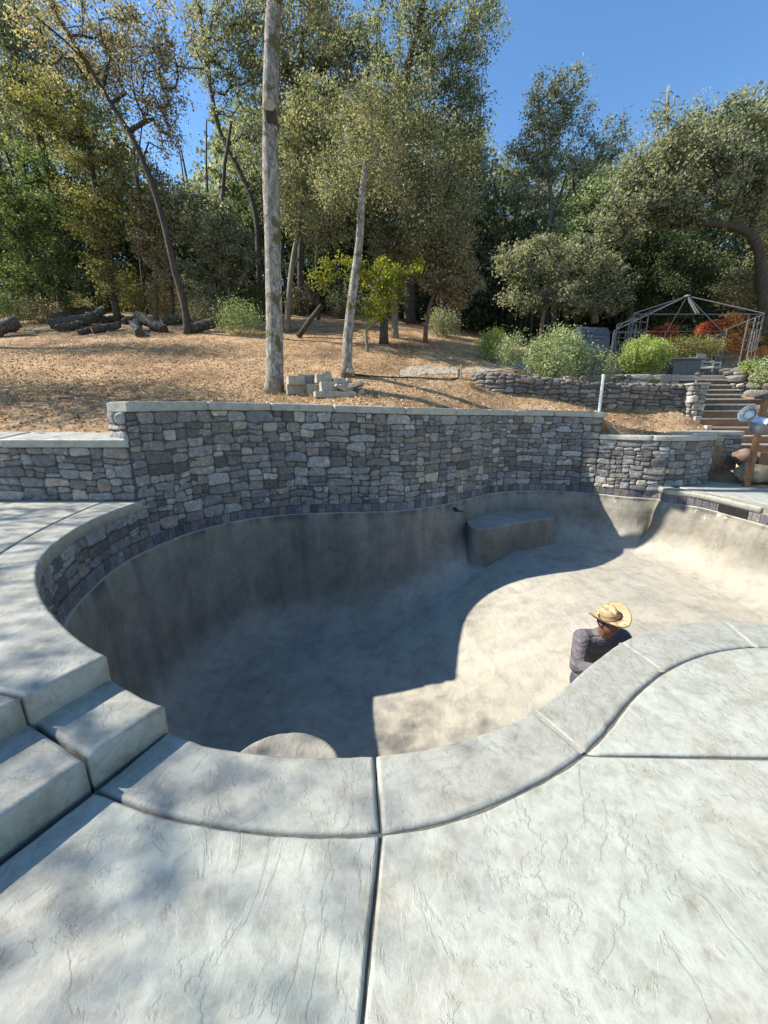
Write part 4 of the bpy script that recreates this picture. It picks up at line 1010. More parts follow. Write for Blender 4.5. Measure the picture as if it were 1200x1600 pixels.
# low brush along the foot of the wood
def shrub(name, label, cat, px, py, rx, ry, leaf, k=60, per=60, size=.06, Y=None, stems=7, bark=None, spread=.16, group=None, dy=0, rt=.006):
    if Y is None: x, y, z = hit(px, py)
    else: x, y, z = tuple(ony(px, py, Y))
    s_ = pxm(px, py, y); root = thing(name, label, cat, (x, y, z), group)
    c_ = np.array((x, y+dy, z+ry*s_*1.05)); att = ellipsoid_pts(c_, (rx*s_, rx*s_*.8, ry*s_), k, .3); att[:, 2] = np.maximum(att[:, 2], z+.06)
    nodes, par, tips, n0 = grow([np.array((x, y, z-.06)), np.array((x, y, z+.02)), np.array((x+.01, y, z+.06))], att, step=.2, wob=.08)
    branch_mesh('stem', nodes, par, n0, .02, .018, bark or B_mid, root, rt=rt, sides=4)
    arr = np.array(nodes); LP = []; TV = []
    for t_ in tips:
        k_ = int(per*rng.uniform(.5, 1.5)); LP.append(arr[t_]+rng.normal(size=(k_, 3))*spread); TV.append(np.clip(rng.normal(rng.uniform(.3, .7), .2, k_), 0, 1))
    if per: leaf_mesh('foliage', np.vstack(LP), size, leaf, root, np.concatenate(TV))
    return root
BR = 'brush along the foot of the wood'
for a in [('low leafy shrub with pale leaves right of the logs', 375, 523, 30, 20, L_rose, .07), ('dark low shrub at the left edge beside the first log', 12, 508, 30, 25, L_green, .07),
          ('dusty shrub against the base of the slim dark trunks', 330, 505, 30, 16, L_grey, .07), ('small round shrub behind the small twisted tree', 692, 526, 20, 16, L_grey, .07),
          ('twiggy shrub under the grey shrubby tree', 782, 505, 30, 18, L_grey, .08), ('leafy shrub in the shade behind the logs', 110, 478, 34, 22, L_deep, .08),
          ('brown twiggy shrub behind the leaning slender trunk', 262, 493, 26, 22, L_brown, .08), ('pale brush seen past the tall pale trunk', 405, 500, 22, 26, L_green, .08),
          ('faded shrub behind the fallen trunks', 470, 492, 26, 20, L_brown, .08), ('grey bush behind the maple stems', 545, 497, 40, 20, L_grey, .08),
          ('dark bush left of the garden grill', 905, 500, 36, 26, L_deep, .09), ('dark bush under the pale leaf tufts', 850, 500, 34, 22, L_deep, .09), ('dusty bush right of the maple', 640, 500, 30, 22, L_grey, .08),
          ('olive bush at the foot of the yellow olive tree', 210, 490, 26, 28, L_olive, .08), ('dark green bush in the left shade', 60, 486, 34, 28, L_deep, .08), ('brown twiggy brush on top of the middle logs', 125, 492, 34, 10, L_brown, .05), ('grey brush heaped over the logs right of the leaning slender trunk', 318, 508, 26, 12, L_brown, .05), ('dark brush between the leftmost log and the others', 62, 505, 26, 12, L_brown, .06)]:
    shrub('shrub', a[0], 'shrub', a[1], a[2], a[3], a[4], a[5], 60, 70, a[6], group=BR, spread=.24)

# off to the left: oaks whose crowns dapple the decks
def shade_tree(label, x, y, zt, r, nat, per, size=.09):
    z = .2 if y < 5.6 else h1(x, y)
    root = thing('oak_tree', label, 'tree', (x, y, z), 'oaks left of the raised deck')
    tr = [np.array((x, y, z-.1)), np.array((x+.1, y, z+1.5)), np.array((x-.1, y+.1, z+3)), np.array((x+.1, y, z+4.5)), np.array((x, y, zt-1))]
    att = ellipsoid_pts((x, y, zt), r, nat, .2)
    nodes, par, tips, n0 = grow(tr, att, wob=.1); branch_mesh('trunk', nodes, par, n0, .2, .1, B_mid, root, rt=.015)
    arr = np.array(nodes); LP = [arr[t_]+rng.normal(size=(per, 3))*.35 for t_ in tips]
    leaf_mesh('crown', np.vstack(LP), size, L_oak, root); return root
S_h = 1/math.tan(SUN_EL)
shade_tree('oak left of the steps, outside the picture, whose crown dapples the lower deck', -9.85, 1.70, 7.3, (.85, 1.15, .8), 36, 62, .08)
shade_tree('oak left of the raised deck, outside the picture, whose crown dapples the raised deck', -12.2, 4.0, 7.6, (2.8, 2.4, 1.1), 90, 55)
shade_tree('oak behind the low left wall, outside the picture, whose crown shades the bare soil', -13.6, 8.6, 8.2, (3.6, 1.6, 1.2), 150, 80)
shade_tree('oak on the slope left of the logs, outside the picture, whose crown stripes the slope', -17.5, 14.5, 11.5, (4.2, 1.0, 1.3), 120, 80)
shade_tree('second oak on the slope left of the logs, outside the picture, standing further up', -21, 18.2, 12.5, (5.5, 1.4, 1.5), 150, 80)

# leaf litter
k = 42000; y = 5.9+rng.gamma(1.6, 4.2, k); x = rng.uniform(-1, 1, k)*(y+1.5)
ok = np.array([(y_ > y_start(x_)+.02) and not (x_ > 8.8 and y_ < 14.5) and not (6.2 < x_ < 14.5 and 12.2 < y_ < 19.5) for x_, y_ in zip(x, y)]); x, y = x[ok], y[ok]
z = H(x, y)+np.array([rough(a, b_) for a, b_ in zip(x, y)])+.012
L_lit = mat_leaf('fallen_leaf', [(.10, .055, .03), (.28, .17, .08), (.45, .30, .15), (.62, .47, .28), (.36, .20, .10)], .1)
o = leaf_mesh('leaf_litter', np.c_[x, y, z], .055, L_lit, None, None, updown=.0); tag(o, 'dry fallen oak leaves and twigs strewn over the bare soil', 'leaf litter', None, 'stuff')

k = 5200; y = 6.2+rng.gamma(2.2, 3.6, k); x = rng.uniform(-1, .75, k)*(y+1.5)+.35*np.sin(y*3)
cl = np.array([noise.noise(Vector((a*.6, b_*.6, 3))) for a, b_ in zip(x, y)]); ok = np.array([(y_ > y_start(x_)+.1) and not (x_ > 5.5 and y_ < 19) for x_, y_ in zip(x, y)]) & (cl > -.02); x, y = x[ok], y[ok]; z = H(x, y)
V = []; F = []
for a, b_, c in zip(x, y, z):
    for _ in range(5):
        dx, dy = random.uniform(-.09, .09), random.uniform(-.09, .09); h_ = random.uniform(.04, .13); j = len(V); w_ = .005
        V += [(a+dx*.4-w_, b_+dy*.4, c), (a+dx*.4+w_, b_+dy*.4, c), (a+dx*1.3, b_+dy*1.3, c+h_)]; F.append((j, j+1, j+2))
o = mesh('dry_grass', V, F, simple('dry_grass_blade', (.30, .21, .10), (.50, .38, .21), 3), None); tag(o, 'short dry straw coloured grass scattered over the slope', 'dry grass', None, 'stuff')
# ------------------------------------------------------------------ paver pile
M['paver'] = simple('old_paver', (.17, .15, .125), (.30, .27, .23), 6, .95, .6, .01, c3=(.38, .35, .30))
M['white_rail'] = simple('pale_metal', (.55, .55, .53), (.7, .7, .68), 10, .5, .1, .002)
pl = [  # x0, x1, top, bottom (pixels), depth, row (None = on the soil), turn, pitch, label
 (445, 478, 601, 617, .30, None, .38, 0, 'lower block of the tall stack at the left end of the paver pile'),
 (446, 477, 588, 602, .30, 9.25, .42, 0, 'upper block of the tall stack at the left end of the paver pile'),
 (465, 494, 586, 591, .3, 9.6, .2, 0, 'thin slab lying behind the left stack of the paver pile'),
 (470, 494, 591, 603, .3, 9.6, .3, 0, 'block under the thin slab behind the left stack'),
 (477, 499, 601, 618, .22, None, .45, 0, 'short upright block in the gap left of the long slab'),
 (490, 556, 612, 622, .28, None, .34, 0, 'long flat slab at the front foot of the paver pile'),
 (498, 528, 597, 612, .26, 9.05, .36, 0, 'block sitting on the long front slab of the pile'),
 (490, 520, 585, 599, .28, 9.3, .40, 0, 'block on top of the pile behind the front block'),
 (504, 518, 580, 585, .2, 9.35, .3, .12, 'small chip lying on the topmost block'),
 (518, 546, 592, 604, .3, 9.35, .3, .06, 'block right of the topmost block'),
 (524, 552, 602, 613, .3, 9.2, .5, .1, 'dark sided block under the tilted tiles at the right of the pile'),
 (518, 542, 604, 609, .22, 9.0, .6, .45, 'small broken tile leaning at the front right of the pile'),
 (540, 569, 600, 606, .3, 9.2, -.2, -.30, 'pale broken slab sloping down to the right end of the pile'),
 (536, 552, 592, 597, .2, 9.3, .6, .2, 'thin broken paver topmost at the right of the pile'),
 (556, 570, 608, 616, .12, None, .7, -.5, 'smallest bluish chip at the far right tip of the pile'),
 (534, 545, 617, 621, .14, None, .3, .15, 'small shard on the soil in front of the pile')]
for i0, (xa, xb, ya, yb, ly, Yr, rz, ti, lab) in enumerate(pl):
    g_ = hit((xa+xb)/2, yb, 8.3); Y = (g_[1]+ly/2) if Yr is None else Yr
    s_ = pxm((xa+xb)/2, yb, Y); c = ony((xa+xb)/2, (ya+yb)/2, Y); Wm = (xb-xa)*s_; lx = max(.08, (Wm-ly*abs(math.sin(rz)))/math.cos(rz)); lz = max(.035, (yb-ya)*s_-.01)
    b = MB(); b.box((0, 0, 0), (lx, ly, lz))
    o = b.build('paver_block', M['paver'], None, False, .008); o.location = c; o.rotation_euler = (Matrix.Rotation(rz, 3, 'Z')@Matrix.Rotation(ti, 3, 'Y')).to_euler()
    bm = bmesh.new(); bm.from_mesh(o.data); bmesh.ops.subdivide_edges(bm, edges=bm.edges, cuts=3, use_grid_fill=True)
    for v in bm.verts: v.co += Vector([noise.noise(v.co*9+Vector((xa, ya, i*7))) for i in range(3)])*.013
    bm.to_mesh(o.data); bm.free(); tag(o, lab, 'paver', 'pavers piled behind the wall')
rk = MB(); 
def boulder(name, label, c, r, m, seed, parent=None, group=None, cat='rock', sub=3, rgh=.28):
    bm = bmesh.new(); bmesh.ops.create_icosphere(bm, subdivisions=sub, radius=1)
    for v in bm.verts:
        n_ = v.co.normalized(); f = 1+rgh*noise.noise(n_*1.3+Vector((seed, 0, 0)))+rgh*.45*noise.noise(n_*3.5+Vector((seed, 2, 0)))
        v.co = Vector((n_.x*r[0]*f, n_.y*r[1]*f, n_.z*r[2]*f))
    me = bpy.data.meshes.new(name); bm.to_mesh(me); bm.free(); o = link(name, me, m, parent, True); o.location = c
    if label: tag(o, label, cat, group)
    return o
M['tanrock'] = simple('tan_rock', (.25, .20, .15), (.45, .38, .29), 5, .95, .7, .02)
M['yrock'] = simple('ochre_rock', (.20, .15, .085), (.34, .27, .16), 5, .95, 1, .05, c3=(.42, .36, .24))
M['grock'] = simple('grey_field_rock', (.07, .065, .06), (.22, .20, .175), 4, .95, .9, .02)
p_ = hit(547, 586, 8.5); boulder('rock', 'round pinkish rock at the foot of the leaning trunk', (p_[0], p_[1]-.2, p_[2]+.06), (.14, .12, .10), M['tanrock'], 3)
# cast shadow of the leaning trunk, drawn as a thin black tube on the soil
P = [np.array(hit(a, b_, 8.5)) for a, b_ in [(552, 588), (580, 590), (620, 592), (660, 594), (700, 595), (716, 594)]]
for q in P: q[2] += .03
b = MB(); b.tube(P, [.022]*6, 6); tag(b.build('trunk_shadow_line', M['black'], None, True), 'thin dark line drawn on the soil as the shadow of the leaning trunk, right of the paver pile', 'painted shadow')
for (px, py, h_, w_, lab) in [(716, 591, .30, .09, 'short grey wooden post by the end of the dirt path'), (720, 590, .42, .03, 'thin stake just right of the short grey post')]:
    p_ = hit(px, py, 8.5); b = MB(); b.box((0, 0, h_/2-.05), (w_, w_, h_)); o = b.build('garden_post', M['paver'], None, False, .008); o.location = p_; tag(o, lab, 'post')
b = MB(); a = ony(935.5, 650, 10.35); c = ony(943, 586, 10.4); b.tube([a-np.array((0, 0, .15)), c], [.035, .035], 10); b.lathe(c, [(.04, -.02), (.04, .01), (.0, .02)], 10)
tag(b.build('pole', M['white_rail'], None), 'slim white pole standing behind the right end of the tall stone wall', 'pole')
# pale dirt path
P = [hit(*q, 8.5) for q in [(640, 585), (700, 583), (760, 581), (800, 578), (800, 570), (760, 572), (700, 574), (650, 578)]]
M['path'] = simple('packed_path', (.26, .215, .16), (.40, .35, .28), 5, .95, .5, .01)
pa = []; 
for t_ in np.linspace(0, 1, 30):
    for w_ in np.linspace(0, 1, 6):
        px = 625+t_*200; py = 588-t_*8-w_*(11+3*math.sin(t_*9)); q = hit(px, py, 8.5); pa.append((q[0], q[1], q[2]+rough(q[0], q[1])+.012))
o = mesh('garden_path', pa, [(i*6+j, (i+1)*6+j, (i+1)*6+j+1, i*6+j+1) for i in range(29) for j in range(5)], M['path'], None, True); o['kind'] = 'structure'

# ------------------------------------------------------------------ logs
M['log'] = mat_bark('old_log_bark', (.012, .011, .010), (.05, .046, .04), (.24, .22, .19), .25); M['logend'] = simple('log_end', (.03, .022, .016), (.10, .075, .05), 12, .95, .4, .01)
M['moss'] = simple('moss', (.06, .07, .01), (.16, .17, .03), 20, 1, 1, .02)
LG = [ # pixel ends, radius px, label
 ((-10, 520), (22, 505), 15, 'dark weathered log cut by the left edge of the picture'),
 ((20, 498), (52, 489), 8, 'slim log in shade behind the leftmost log'),
 ((88, 507), (142, 497), 13, 'long grey log lying across the middle of the log pile'),
 ((84, 494), (138, 485), 9, 'mossy upper log at the back of the log pile'),
 ((96, 514), (122, 508), 9, 'short dark log at the front foot of the pile'),
 ((132, 505), (160, 486), 9, 'rough log slanting up to the top right of the pile'),
 ((150, 516), (182, 509), 8, 'rounded log just left of the olive tree trunk'),
 ((128, 519), (150, 515), 6, 'small log butt low at the centre of the pile'),
 ((160, 500), (190, 503), 8, 'log lying against the foot of the olive tree trunk'),
 ((196, 503), (216, 497), 8, 'small dark log right of the olive tree trunk'),
 ((216, 520), (214, 505), 10, 'sawn log with its round dark end facing the pool'),
 ((252, 514), (222, 497), 12, 'thick black log right of the round ended log'),
 ((258, 503), (290, 497), 11, 'long dark log behind the leaning slender trunk'),
 ((296, 515), (330, 505), 12, 'branchy dark log heap end right of the leaning slender trunk'),
 ((300, 500), (345, 512), 6, 'thin log sloping down at the right end of the pile')]
for i, (a, c, rp, lab) in enumerate(LG):
    rp *= .62
    g0 = hit(a[0], a[1]+rp*.8); g1 = hit(c[0], c[1]+rp*.8); Y0 = g0[1]; s_ = pxm(a[0], a[1], Y0); r_ = rp*s_
    A = np.array(ony(a[0], a[1], Y0)); B = np.array(ony(c[0], c[1], Y0+(.5 if i != 10 else 1.1))); A[2] = max(A[2], h1(A[0], A[1])+r_*.8); B[2] = max(B[2], h1(B[0], B[1])+r_*.7)
    Mi = (A+B)/2; A = Mi+(A-Mi)*1.35; B = Mi+(B-Mi)*1.35
    P = [A+(B-A)*f+rng.normal(size=3)*.02 for f in np.linspace(0, 1, 14)]; rr = r_*(1+.05*rng.normal(size=14)); rr = np.clip(rr, .6*r_, 1.3*r_)
    root = thing('log', lab, 'log', tuple(A), 'old logs piled at the edge of the wood')
    V_, F_ = tube_geo(np.array(P), rr, 16, 0, .05); 
    mesh('bark', V_, F_[:-2], M['log'], root, True); d = (P[1]-P[0])/np.linalg.norm(P[1]-P[0])
    mesh('cut_end', [tuple(np.array(v)-d*.002) for v in V_[:16]]+[tuple(P[0]-d*.004)], [(k_, (k_+1) % 16, 16) for k_ in range(16)], M['logend'], root)
    mesh('cut_end', [tuple(v) for v in V_[-16:]]+[tuple(P[-1])], [(k_, (k_+1) % 16, 16) for k_ in range(16)], M['logend'], root)
    if i in (3,):
        mo = leaf_mesh('moss', np.vstack([P[5]+np.array((0, 0, r_))+rng.normal(size=(500, 3))*(.3, .06, .02), P[7]+np.array((0, 0, r_))+rng.normal(size=(500, 3))*(.25, .06, .02)]), .05, M['moss'], root)
    if i in (5, 10): # broken pale splinter
        pass
b = MB(); a = ony(203, 503, hit(215, 522)[1]-.1); c = ony(232, 523, hit(215, 522)[1]-.5); b.tube([a, c], [.06, .045], 7)
tag(b.build('branch', B_pale, None, True), 'pale broken branch leaning over the round ended log', 'branch')

# ------------------------------------------------------------------ garden at the right
bedY = 11.3
DRY = [(.10, .09, .08), (.14, .125, .11), (.075, .07, .065), (.18, .16, .14), (.12, .105, .09)]
DW = Path([(2.55, 11.75), (2.75, 11.35), (3.3, 11.2), (4.3, 11.25), (5.4, 11.35), (6.6, 11.5), (7.8, 11.62), (8.75, 11.7)], .05)
if DW.nrm(DW.L*.5)[1] > 0: DW.N *= -1
def dw_t(s_):
    x = DW.at(s_)[0]; return float(np.interp(x, [2.5, 3.3, 4.4, 5.8, 7.4, 8.8], [2.60, 2.58, 2.48, 2.36, 2.33, 2.30]))
dw = thing('dry_stone_wall', 'low dark dry stacked rock wall edging the garden bed below the grill', 'stone wall', (5.5, 11.4, 1.9))
wall_body('rock_core', DW, 0, DW.L, 1.0, lambda s_: dw_t(s_)-.02, .28, dw)
masonry('rock_facing', DW, 0, DW.L, 1.35, dw_t, dw, mat=M['rock'], prot=.07, pal=DRY, cell=.07, flat=.72, hmax=3, joint=.006, seed=61, off=-.02)
for i in range(34):
    q = DW.L*(i+.5)/34; p_ = DW.pt(q, -.12+random.uniform(-.04, .04), dw_t(q)+.02)
    o = boulder('coping_rock', None, Vector(p_), (random.uniform(.11, .19), random.uniform(.10, .17), random.uniform(.045, .085)), M['grock'], i*3.1, dw, sub=2); o.rotation_euler = (random.uniform(-.15, .15), random.uniform(-.15, .15), random.uniform(0, 3)); o.location = Vector(p_)-Vector(dw.location) if False else Vector(p_)
# pier at the right end of it
pier = thing('stone_pier', 'squat square pier of stacked rocks beside the stairs under the path light', 'stone pier', (8.95, 11.65, 1.6))
PP = Path([(8.78, 11.95), (8.78, 11.45), (9.2, 11.45), (9.2, 11.95)], .03, False); PP.N *= (1 if PP.nrm(.7)[1] < 0 else -1)
b = MB(); b.box((8.99, 11.7, 1.75), (.38, .46, 1.1)); b.build('core', M['grock'], pier)
masonry('rock_facing', PP, 0, PP.L, 1.25, lambda s_: 2.34, pier, mat=M['rock'], prot=.05, pal=[(.2, .185, .165), (.15, .14, .125), (.26, .24, .21)], cell=.06, seed=62, off=-.02)
b = MB(); b.box((8.99, 11.7, 2.37), (.52, .6, .06)); b.build('cap_rock', M['paver'], pier, bevel=.02)
# bed soil and patio
def flat(name, poly, z, m, h=.0):
    o = prism(name, poly, z-.25, z, m, None, 0); o['kind'] = 'structure'; return o
M['bedsoil'] = simple('dark_bed_soil', (.03, .022, .016), (.10, .075, .055), 9, 1, 1, .03)
q_ = [DW.at(s_)-DW.nrm(s_)*.15 for s_ in np.linspace(.2, DW.L, 20)]
V = [(p_[0], p_[1], dw_t(s_)-.06) for p_, s_ in zip(q_, np.linspace(.2, DW.L, 20))]+[(p_[0]+.15, p_[1]+.95, dw_t(s_)+.12) for p_, s_ in zip(q_, np.linspace(.2, DW.L, 20))]
o = mesh('planting_bed', V, [(i, i+1, i+21, i+20) for i in range(19)], M['bedsoil'], None); o['kind'] = 'structure'
M['patio'] = simple('patio_paving', (.24, .22, .20), (.36, .34, .31), 4, .9, .4, .01)
ZP = 2.74
flat('patio', [(6.0, 13.6), (9.6, 13.35), (14.8, 13.45), (15.2, 19.5), (7.0, 19.5)], ZP, M['patio'])
# upper dry wall below the lime bush
UWp = Path([(5.9, 13.45), (7.2, 12.95), (8.5, 12.8), (9.35, 12.95), (9.5, 13.3)], .05)
if UWp.nrm(UWp.L*.5)[1] > 0: UWp.N *= -1
uw = thing('dry_stone_wall', 'upper dry stacked rock wall holding the terrace under the lime green bush', 'stone wall', (7.5, 13, 2.3))
wall_body('rock_core', UWp, 0, UWp.L, 2.0, lambda s_: ZP-.01, .25, uw); masonry('rock_facing', UWp, 0, UWp.L, 2.2, lambda s_: ZP+.03, uw, mat=M['rock'], prot=.07, pal=[(.2, .18, .155), (.26, .235, .2), (.15, .135, .12)], cell=.07, hmax=3, seed=63, off=-.02)
flat('terrace_soil', [(6.0, 13.55), (7.2, 13.08), (8.5, 12.95), (9.3, 13.08), (9.45, 13.5)], ZP-.01, M['bedsoil'])

# stairs
M['timber'] = simple('stained_timber', (.13, .065, .03), (.25, .14, .07), 6, .75, .3, .005)
M['tread'] = simple('weathered_tread', (.34, .28, .22), (.52, .45, .37), 7, .9, .4, .006); M['riser'] = simple('dark_riser', (.045, .037, .03), (.13, .11, .09), 9, .95, .8, .02)
stairs = thing('garden_stairs', 'long flight of timber and earth garden stairs climbing to the gazebo terrace', 'stairs', (10.5, 12, .6))
ST = [(586.5, 1057, 1132), (592.5, 1059, 1140), (600.5, 1066, 1146), (608, 1065, 1153), (615.5, 1064, 1161), (622.5, 1058, 1195), (631, 1057, 1180), (641, 1070, 1215), (653, 1090, 1225), (667, 1108, 1235), (680.5, 1126, 1245), (694, 1140, 1255), (709, 1154, 1262)]
ns = len(ST)
for i, (py, xa, xb) in enumerate(ST):
    Y = 13.35-i*.245; p0 = ony(xa, py, Y); p1 = ony(xb, py, Y); zt = p0[2]; wd = p1[0]-p0[0]; cx = (p0[0]+p1[0])/2
    nz = ony(xa, ST[i+1][0], Y-.245)[2] if i+1 < ns else zt-.17
    b = MB(); b.box((cx, Y+.15, zt-.022), (wd, .32, .044)); b.build('tread', M['tread'], stairs, bevel=.008)
    b = MB(); hh = zt-.045-nz+.02; b.box((cx, Y+.06, nz-.02+hh/2), (wd-.01, .05, hh)); b.build('riser', M['timber'] if i >= 7 else M['riser'], stairs)
    if i in (7, 8, 9, 10):
        b = MB(); b.box((p0[0]-.02, Y+.02, zt-.17), (.15, .13, .42)); b.build('corner_post', M['tread'], stairs, bevel=.01)
# rock retaining wall right of the stairs
RK = Path([(11.25, 13.6), (11.6, 13.2), (12.2, 12.8), (13.2, 12.5), (14.8, 12.4)], .05)
if RK.nrm(RK.L*.5)[1] > 0: RK.N *= -1
def rk_t(s_): return float(np.interp(RK.at(s_)[0], [11.2, 11.8, 13, 15], [2.95, 2.85, 2.5, 2.3]))
rkw = thing('dry_stone_wall', 'tall rugged rock wall of large boulders at the right side of the stairs', 'stone wall', (12, 12, 1.2))
wall_body('rock_core', RK, 0, RK.L, .4, lambda s_: rk_t(s_)-.02, .5, rkw)
masonry('rock_facing', RK, 0, RK.L, .8, rk_t, rkw, mat=M['rock'], prot=.11, pal=[(.17, .155, .14), (.24, .22, .2), (.12, .11, .10)], cell=.085, seed=64, off=-.03, hmax=4)
for i in range(16):
    q = RK.L*(i+.5)/16; p_ = Vector(RK.pt(q, -.2, rk_t(q)+.03)); o = boulder('coping_rock', None, p_, (random.uniform(.15, .26), random.uniform(.14, .2), random.uniform(.07, .12)), M['grock'], i*5.3, rkw, sub=2)
# boulders and mound at the far deck
c = ony(1178, 742, 9.35); boulder('boulder', 'large sunlit ochre boulder behind the far deck', (c[0]+.05, 9.35, .12), (.50, .36, .24), M['yrock'], 9, sub=4)
c = ony(1208, 735, 9.2); boulder('boulder', 'second ochre boulder cut by the right edge of the picture', (c[0]+.12, 9.2, .05), (.34, .32, .22), M['yrock'], 15, sub=4)
c = ony(1166, 712, 9.9); boulder('boulder', 'reddish brown rock wedged at the foot of the lamp post', (c[0]-.02, 9.9, .45), (.26, .2, .22), simple('red_rock', (.12, .07, .055), (.24, .16, .13), 6, .9, .5, .02), 21)
b = MB(); a = ony(1178, 698, 9.8); b.box((a[0]+.75, 9.85, a[2]-.35), (1.1, .12, .42)); o = b.build('timber_edging', M['timber'])
tag(o, 'stained plank edging beside the reddish rock at the right edge', 'plank edging')
# ------------------------------------------------------------------ gazebo
M['steel'] = simple('grey_painted_steel', (.07, .075, .08), (.13, .14, .145), 9, .5, .15, .002)
gz = thing('metal_gazebo', 'bare grey metal gazebo frame with lattice corner panels and no canopy', 'gazebo', (11.2, 15.8, ZP))
GF = {'fl': np.array((8.62, 14.5)), 'fr': np.array((13.1, 14.5)), 'rl': np.array((9.55, 17.3)), 'rr': np.array((14.0, 17.3))}
zb_ = ony(1090, 491, 14.5)[2]
def seg(name, a, b_, w_=.05, parent=gz, m=None):
    w_ *= .75; k_ = MB(); k_.bar(a, b_, w_); return k_.build(name, m or M['steel'], parent)
def v3(p_, z): return np.array((p_[0], p_[1], z))
for k_, p_ in GF.items(): seg('post', v3(p_, ZP), v3(p_, zb_+.03), .055)
for a, b_ in (('fl', 'fr'), ('rl', 'rr'), ('fl', 'rl'), ('fr', 'rr')): seg('beam', v3(GF[a], zb_), v3(GF[b_], zb_), .045)
ap = v3((11.35, 15.9), zb_+.95)
for k_, p_ in GF.items(): seg('rafter', ap, v3(p_, zb_+.03), .05)
for a, b_ in (('fl', 'fr'), ('fl', 'rl'), ('rl', 'rr')): seg('rafter', ap, v3((GF[a]+GF[b_])/2, zb_+.03), .04)
b = MB(); b.lathe(ap+np.array((0, 0, -.03)), [(.0, 0), (.12, 0), (.10, .05), (0, .09)], 12); b.build('crown_plate', M['steel'], gz)
seg('brace', ap-np.array((0, 0, .05)), ony(1088, 490, 15.2), .07)
def lattice(p_, q_, wd=.5):
    d = (q_-p_)/np.linalg.norm(q_-p_); e = p_+d*wd; k_ = MB()
    k_.bar(v3(e, ZP), v3(e, zb_), .045)
    for z_ in (.25, .55, 1.0, 1.3, 1.65, 1.9): k_.bar(v3(p_, ZP+z_), v3(e, ZP+z_), .028)
    for f, z0_, z1_ in ((.33, 0, .55), (.66, 0, .55), (.5, .55, 1.0), (.33, 1.0, 1.65), (.66, 1.0, 1.65), (.5, 1.65, zb_-ZP)): k_.bar(v3(p_+d*wd*f, ZP+z0_), v3(p_+d*wd*f, ZP+z1_), .022)
    k_.build('lattice_panel', M['steel'], gz)
for a, b_ in (('fl', 'fr'), ('fl', 'rl'), ('fr', 'fl'), ('fr', 'rr'), ('rl', 'rr'), ('rl', 'fl'), ('rr', 'rl'), ('rr', 'fr')): lattice(GF[a], GF[b_])
lattice(np.array((11.35, 17.3)), np.array((13.0, 17.3)), .36)
# arched steel bracket with a shelf left of the gazebo: a plant stand
ps = MB(); c = ony(975, 545, 14.2); 
for dx in (-.35, .3): ps.bar((c[0]+dx, 14.2, ZP), (c[0]+dx, 14.2, ZP+1.75), .05)
ps.bar((c[0]-.35, 14.2, ZP+1.75), (c[0]+.3, 14.2, ZP+1.95), .05); ps.bar((c[0]-.35, 14.2, ZP+1.2), (c[0]+.3, 14.2, ZP+1.2), .035); ps.bar((c[0]-.35, 14.2, ZP+1.5), (c[0]+.3, 14.2, ZP+1.5), .03)
tag(ps.build('garden_arch', M['steel'], None), 'narrow grey metal frame between the grill and the lime green bush', 'metal frame')

# ------------------------------------------------------------------ grill
M['grill'] = simple('black_enamel', (.022, .03, .04), (.045, .058, .075), 6, .42, .15, .003); M['grill2'] = simple('grey_metal_shelf', (.07, .085, .10), (.11, .13, .15), 6, .5, .1, .002)
gx = ony(918, 560, 13.9)[0]; gt = ony(938, 511, 13.9)[2]; 
grill = thing('garden_grill', 'large black covered barbecue grill with side shelves beside the lime green bush', 'grill', (gx, 13.9, ZP))
Rg = .18; RM = Matrix.Rotation(Rg, 3, 'Z')
def gp(x, y, z): v = RM@Vector((x, y, 0)); return (gx+v.x, 13.9+v.y, ZP+z)
hg = gt-ZP; b = MB(); b.box(gp(0, 0, .42), (.98, .6, .74), Rg); b.build('cabinet', M['grill'], grill, bevel=.01)
for sx in (-.25, .25): b = MB(); b.box(gp(sx, -.31, .40), (.46, .02, .62), Rg); o = b.build('door', M['grill2'] if False else M['grill'], grill, bevel=.006); k_ = MB(); k_.bar(gp(sx*.25, -.34, .28), gp(sx*.25, -.34, .54), .018); k_.build('handle', M['steel'], o)
b = MB(); b.box(gp(0, 0, .86), (1.08, .66, .13), Rg); b.build('firebox', M['grill2'], grill, bevel=.01)
V = []; F = []; kk = 10; hl = hg-.93
for x in (-.52, .52):
    for i in range(kk+1):
        a = math.pi*i/kk; V.append(gp(x, -.31*math.cos(a), .93+hl*(math.sin(a)**.7)))
F = [(i, i+1, kk+2+i, kk+1+i) for i in range(kk)]+[tuple(range(kk+1)), tuple(range(2*kk+1, kk, -1))]
o = mesh('lid', V, F, M['grill'], grill); k_ = MB(); k_.tube([gp(-.36, -.36, .93+hl*.45), gp(.36, -.36, .93+hl*.45)], [.016]*2, 8); k_.build('handle', M['steel'], o)
for sx in (-.78, .74): b = MB(); b.box(gp(sx, 0, .88), (.44, .52, .05), Rg); b.build('side_shelf', M['grill2'], grill, bevel=.008)
for sx in (-.45, .45):
    for sy in (-.24, .24): b = MB(); b.lathe(gp(sx, sy, .0), [(.03, 0), (.03, .06)], 8); b.build('foot', M['grill'], grill)
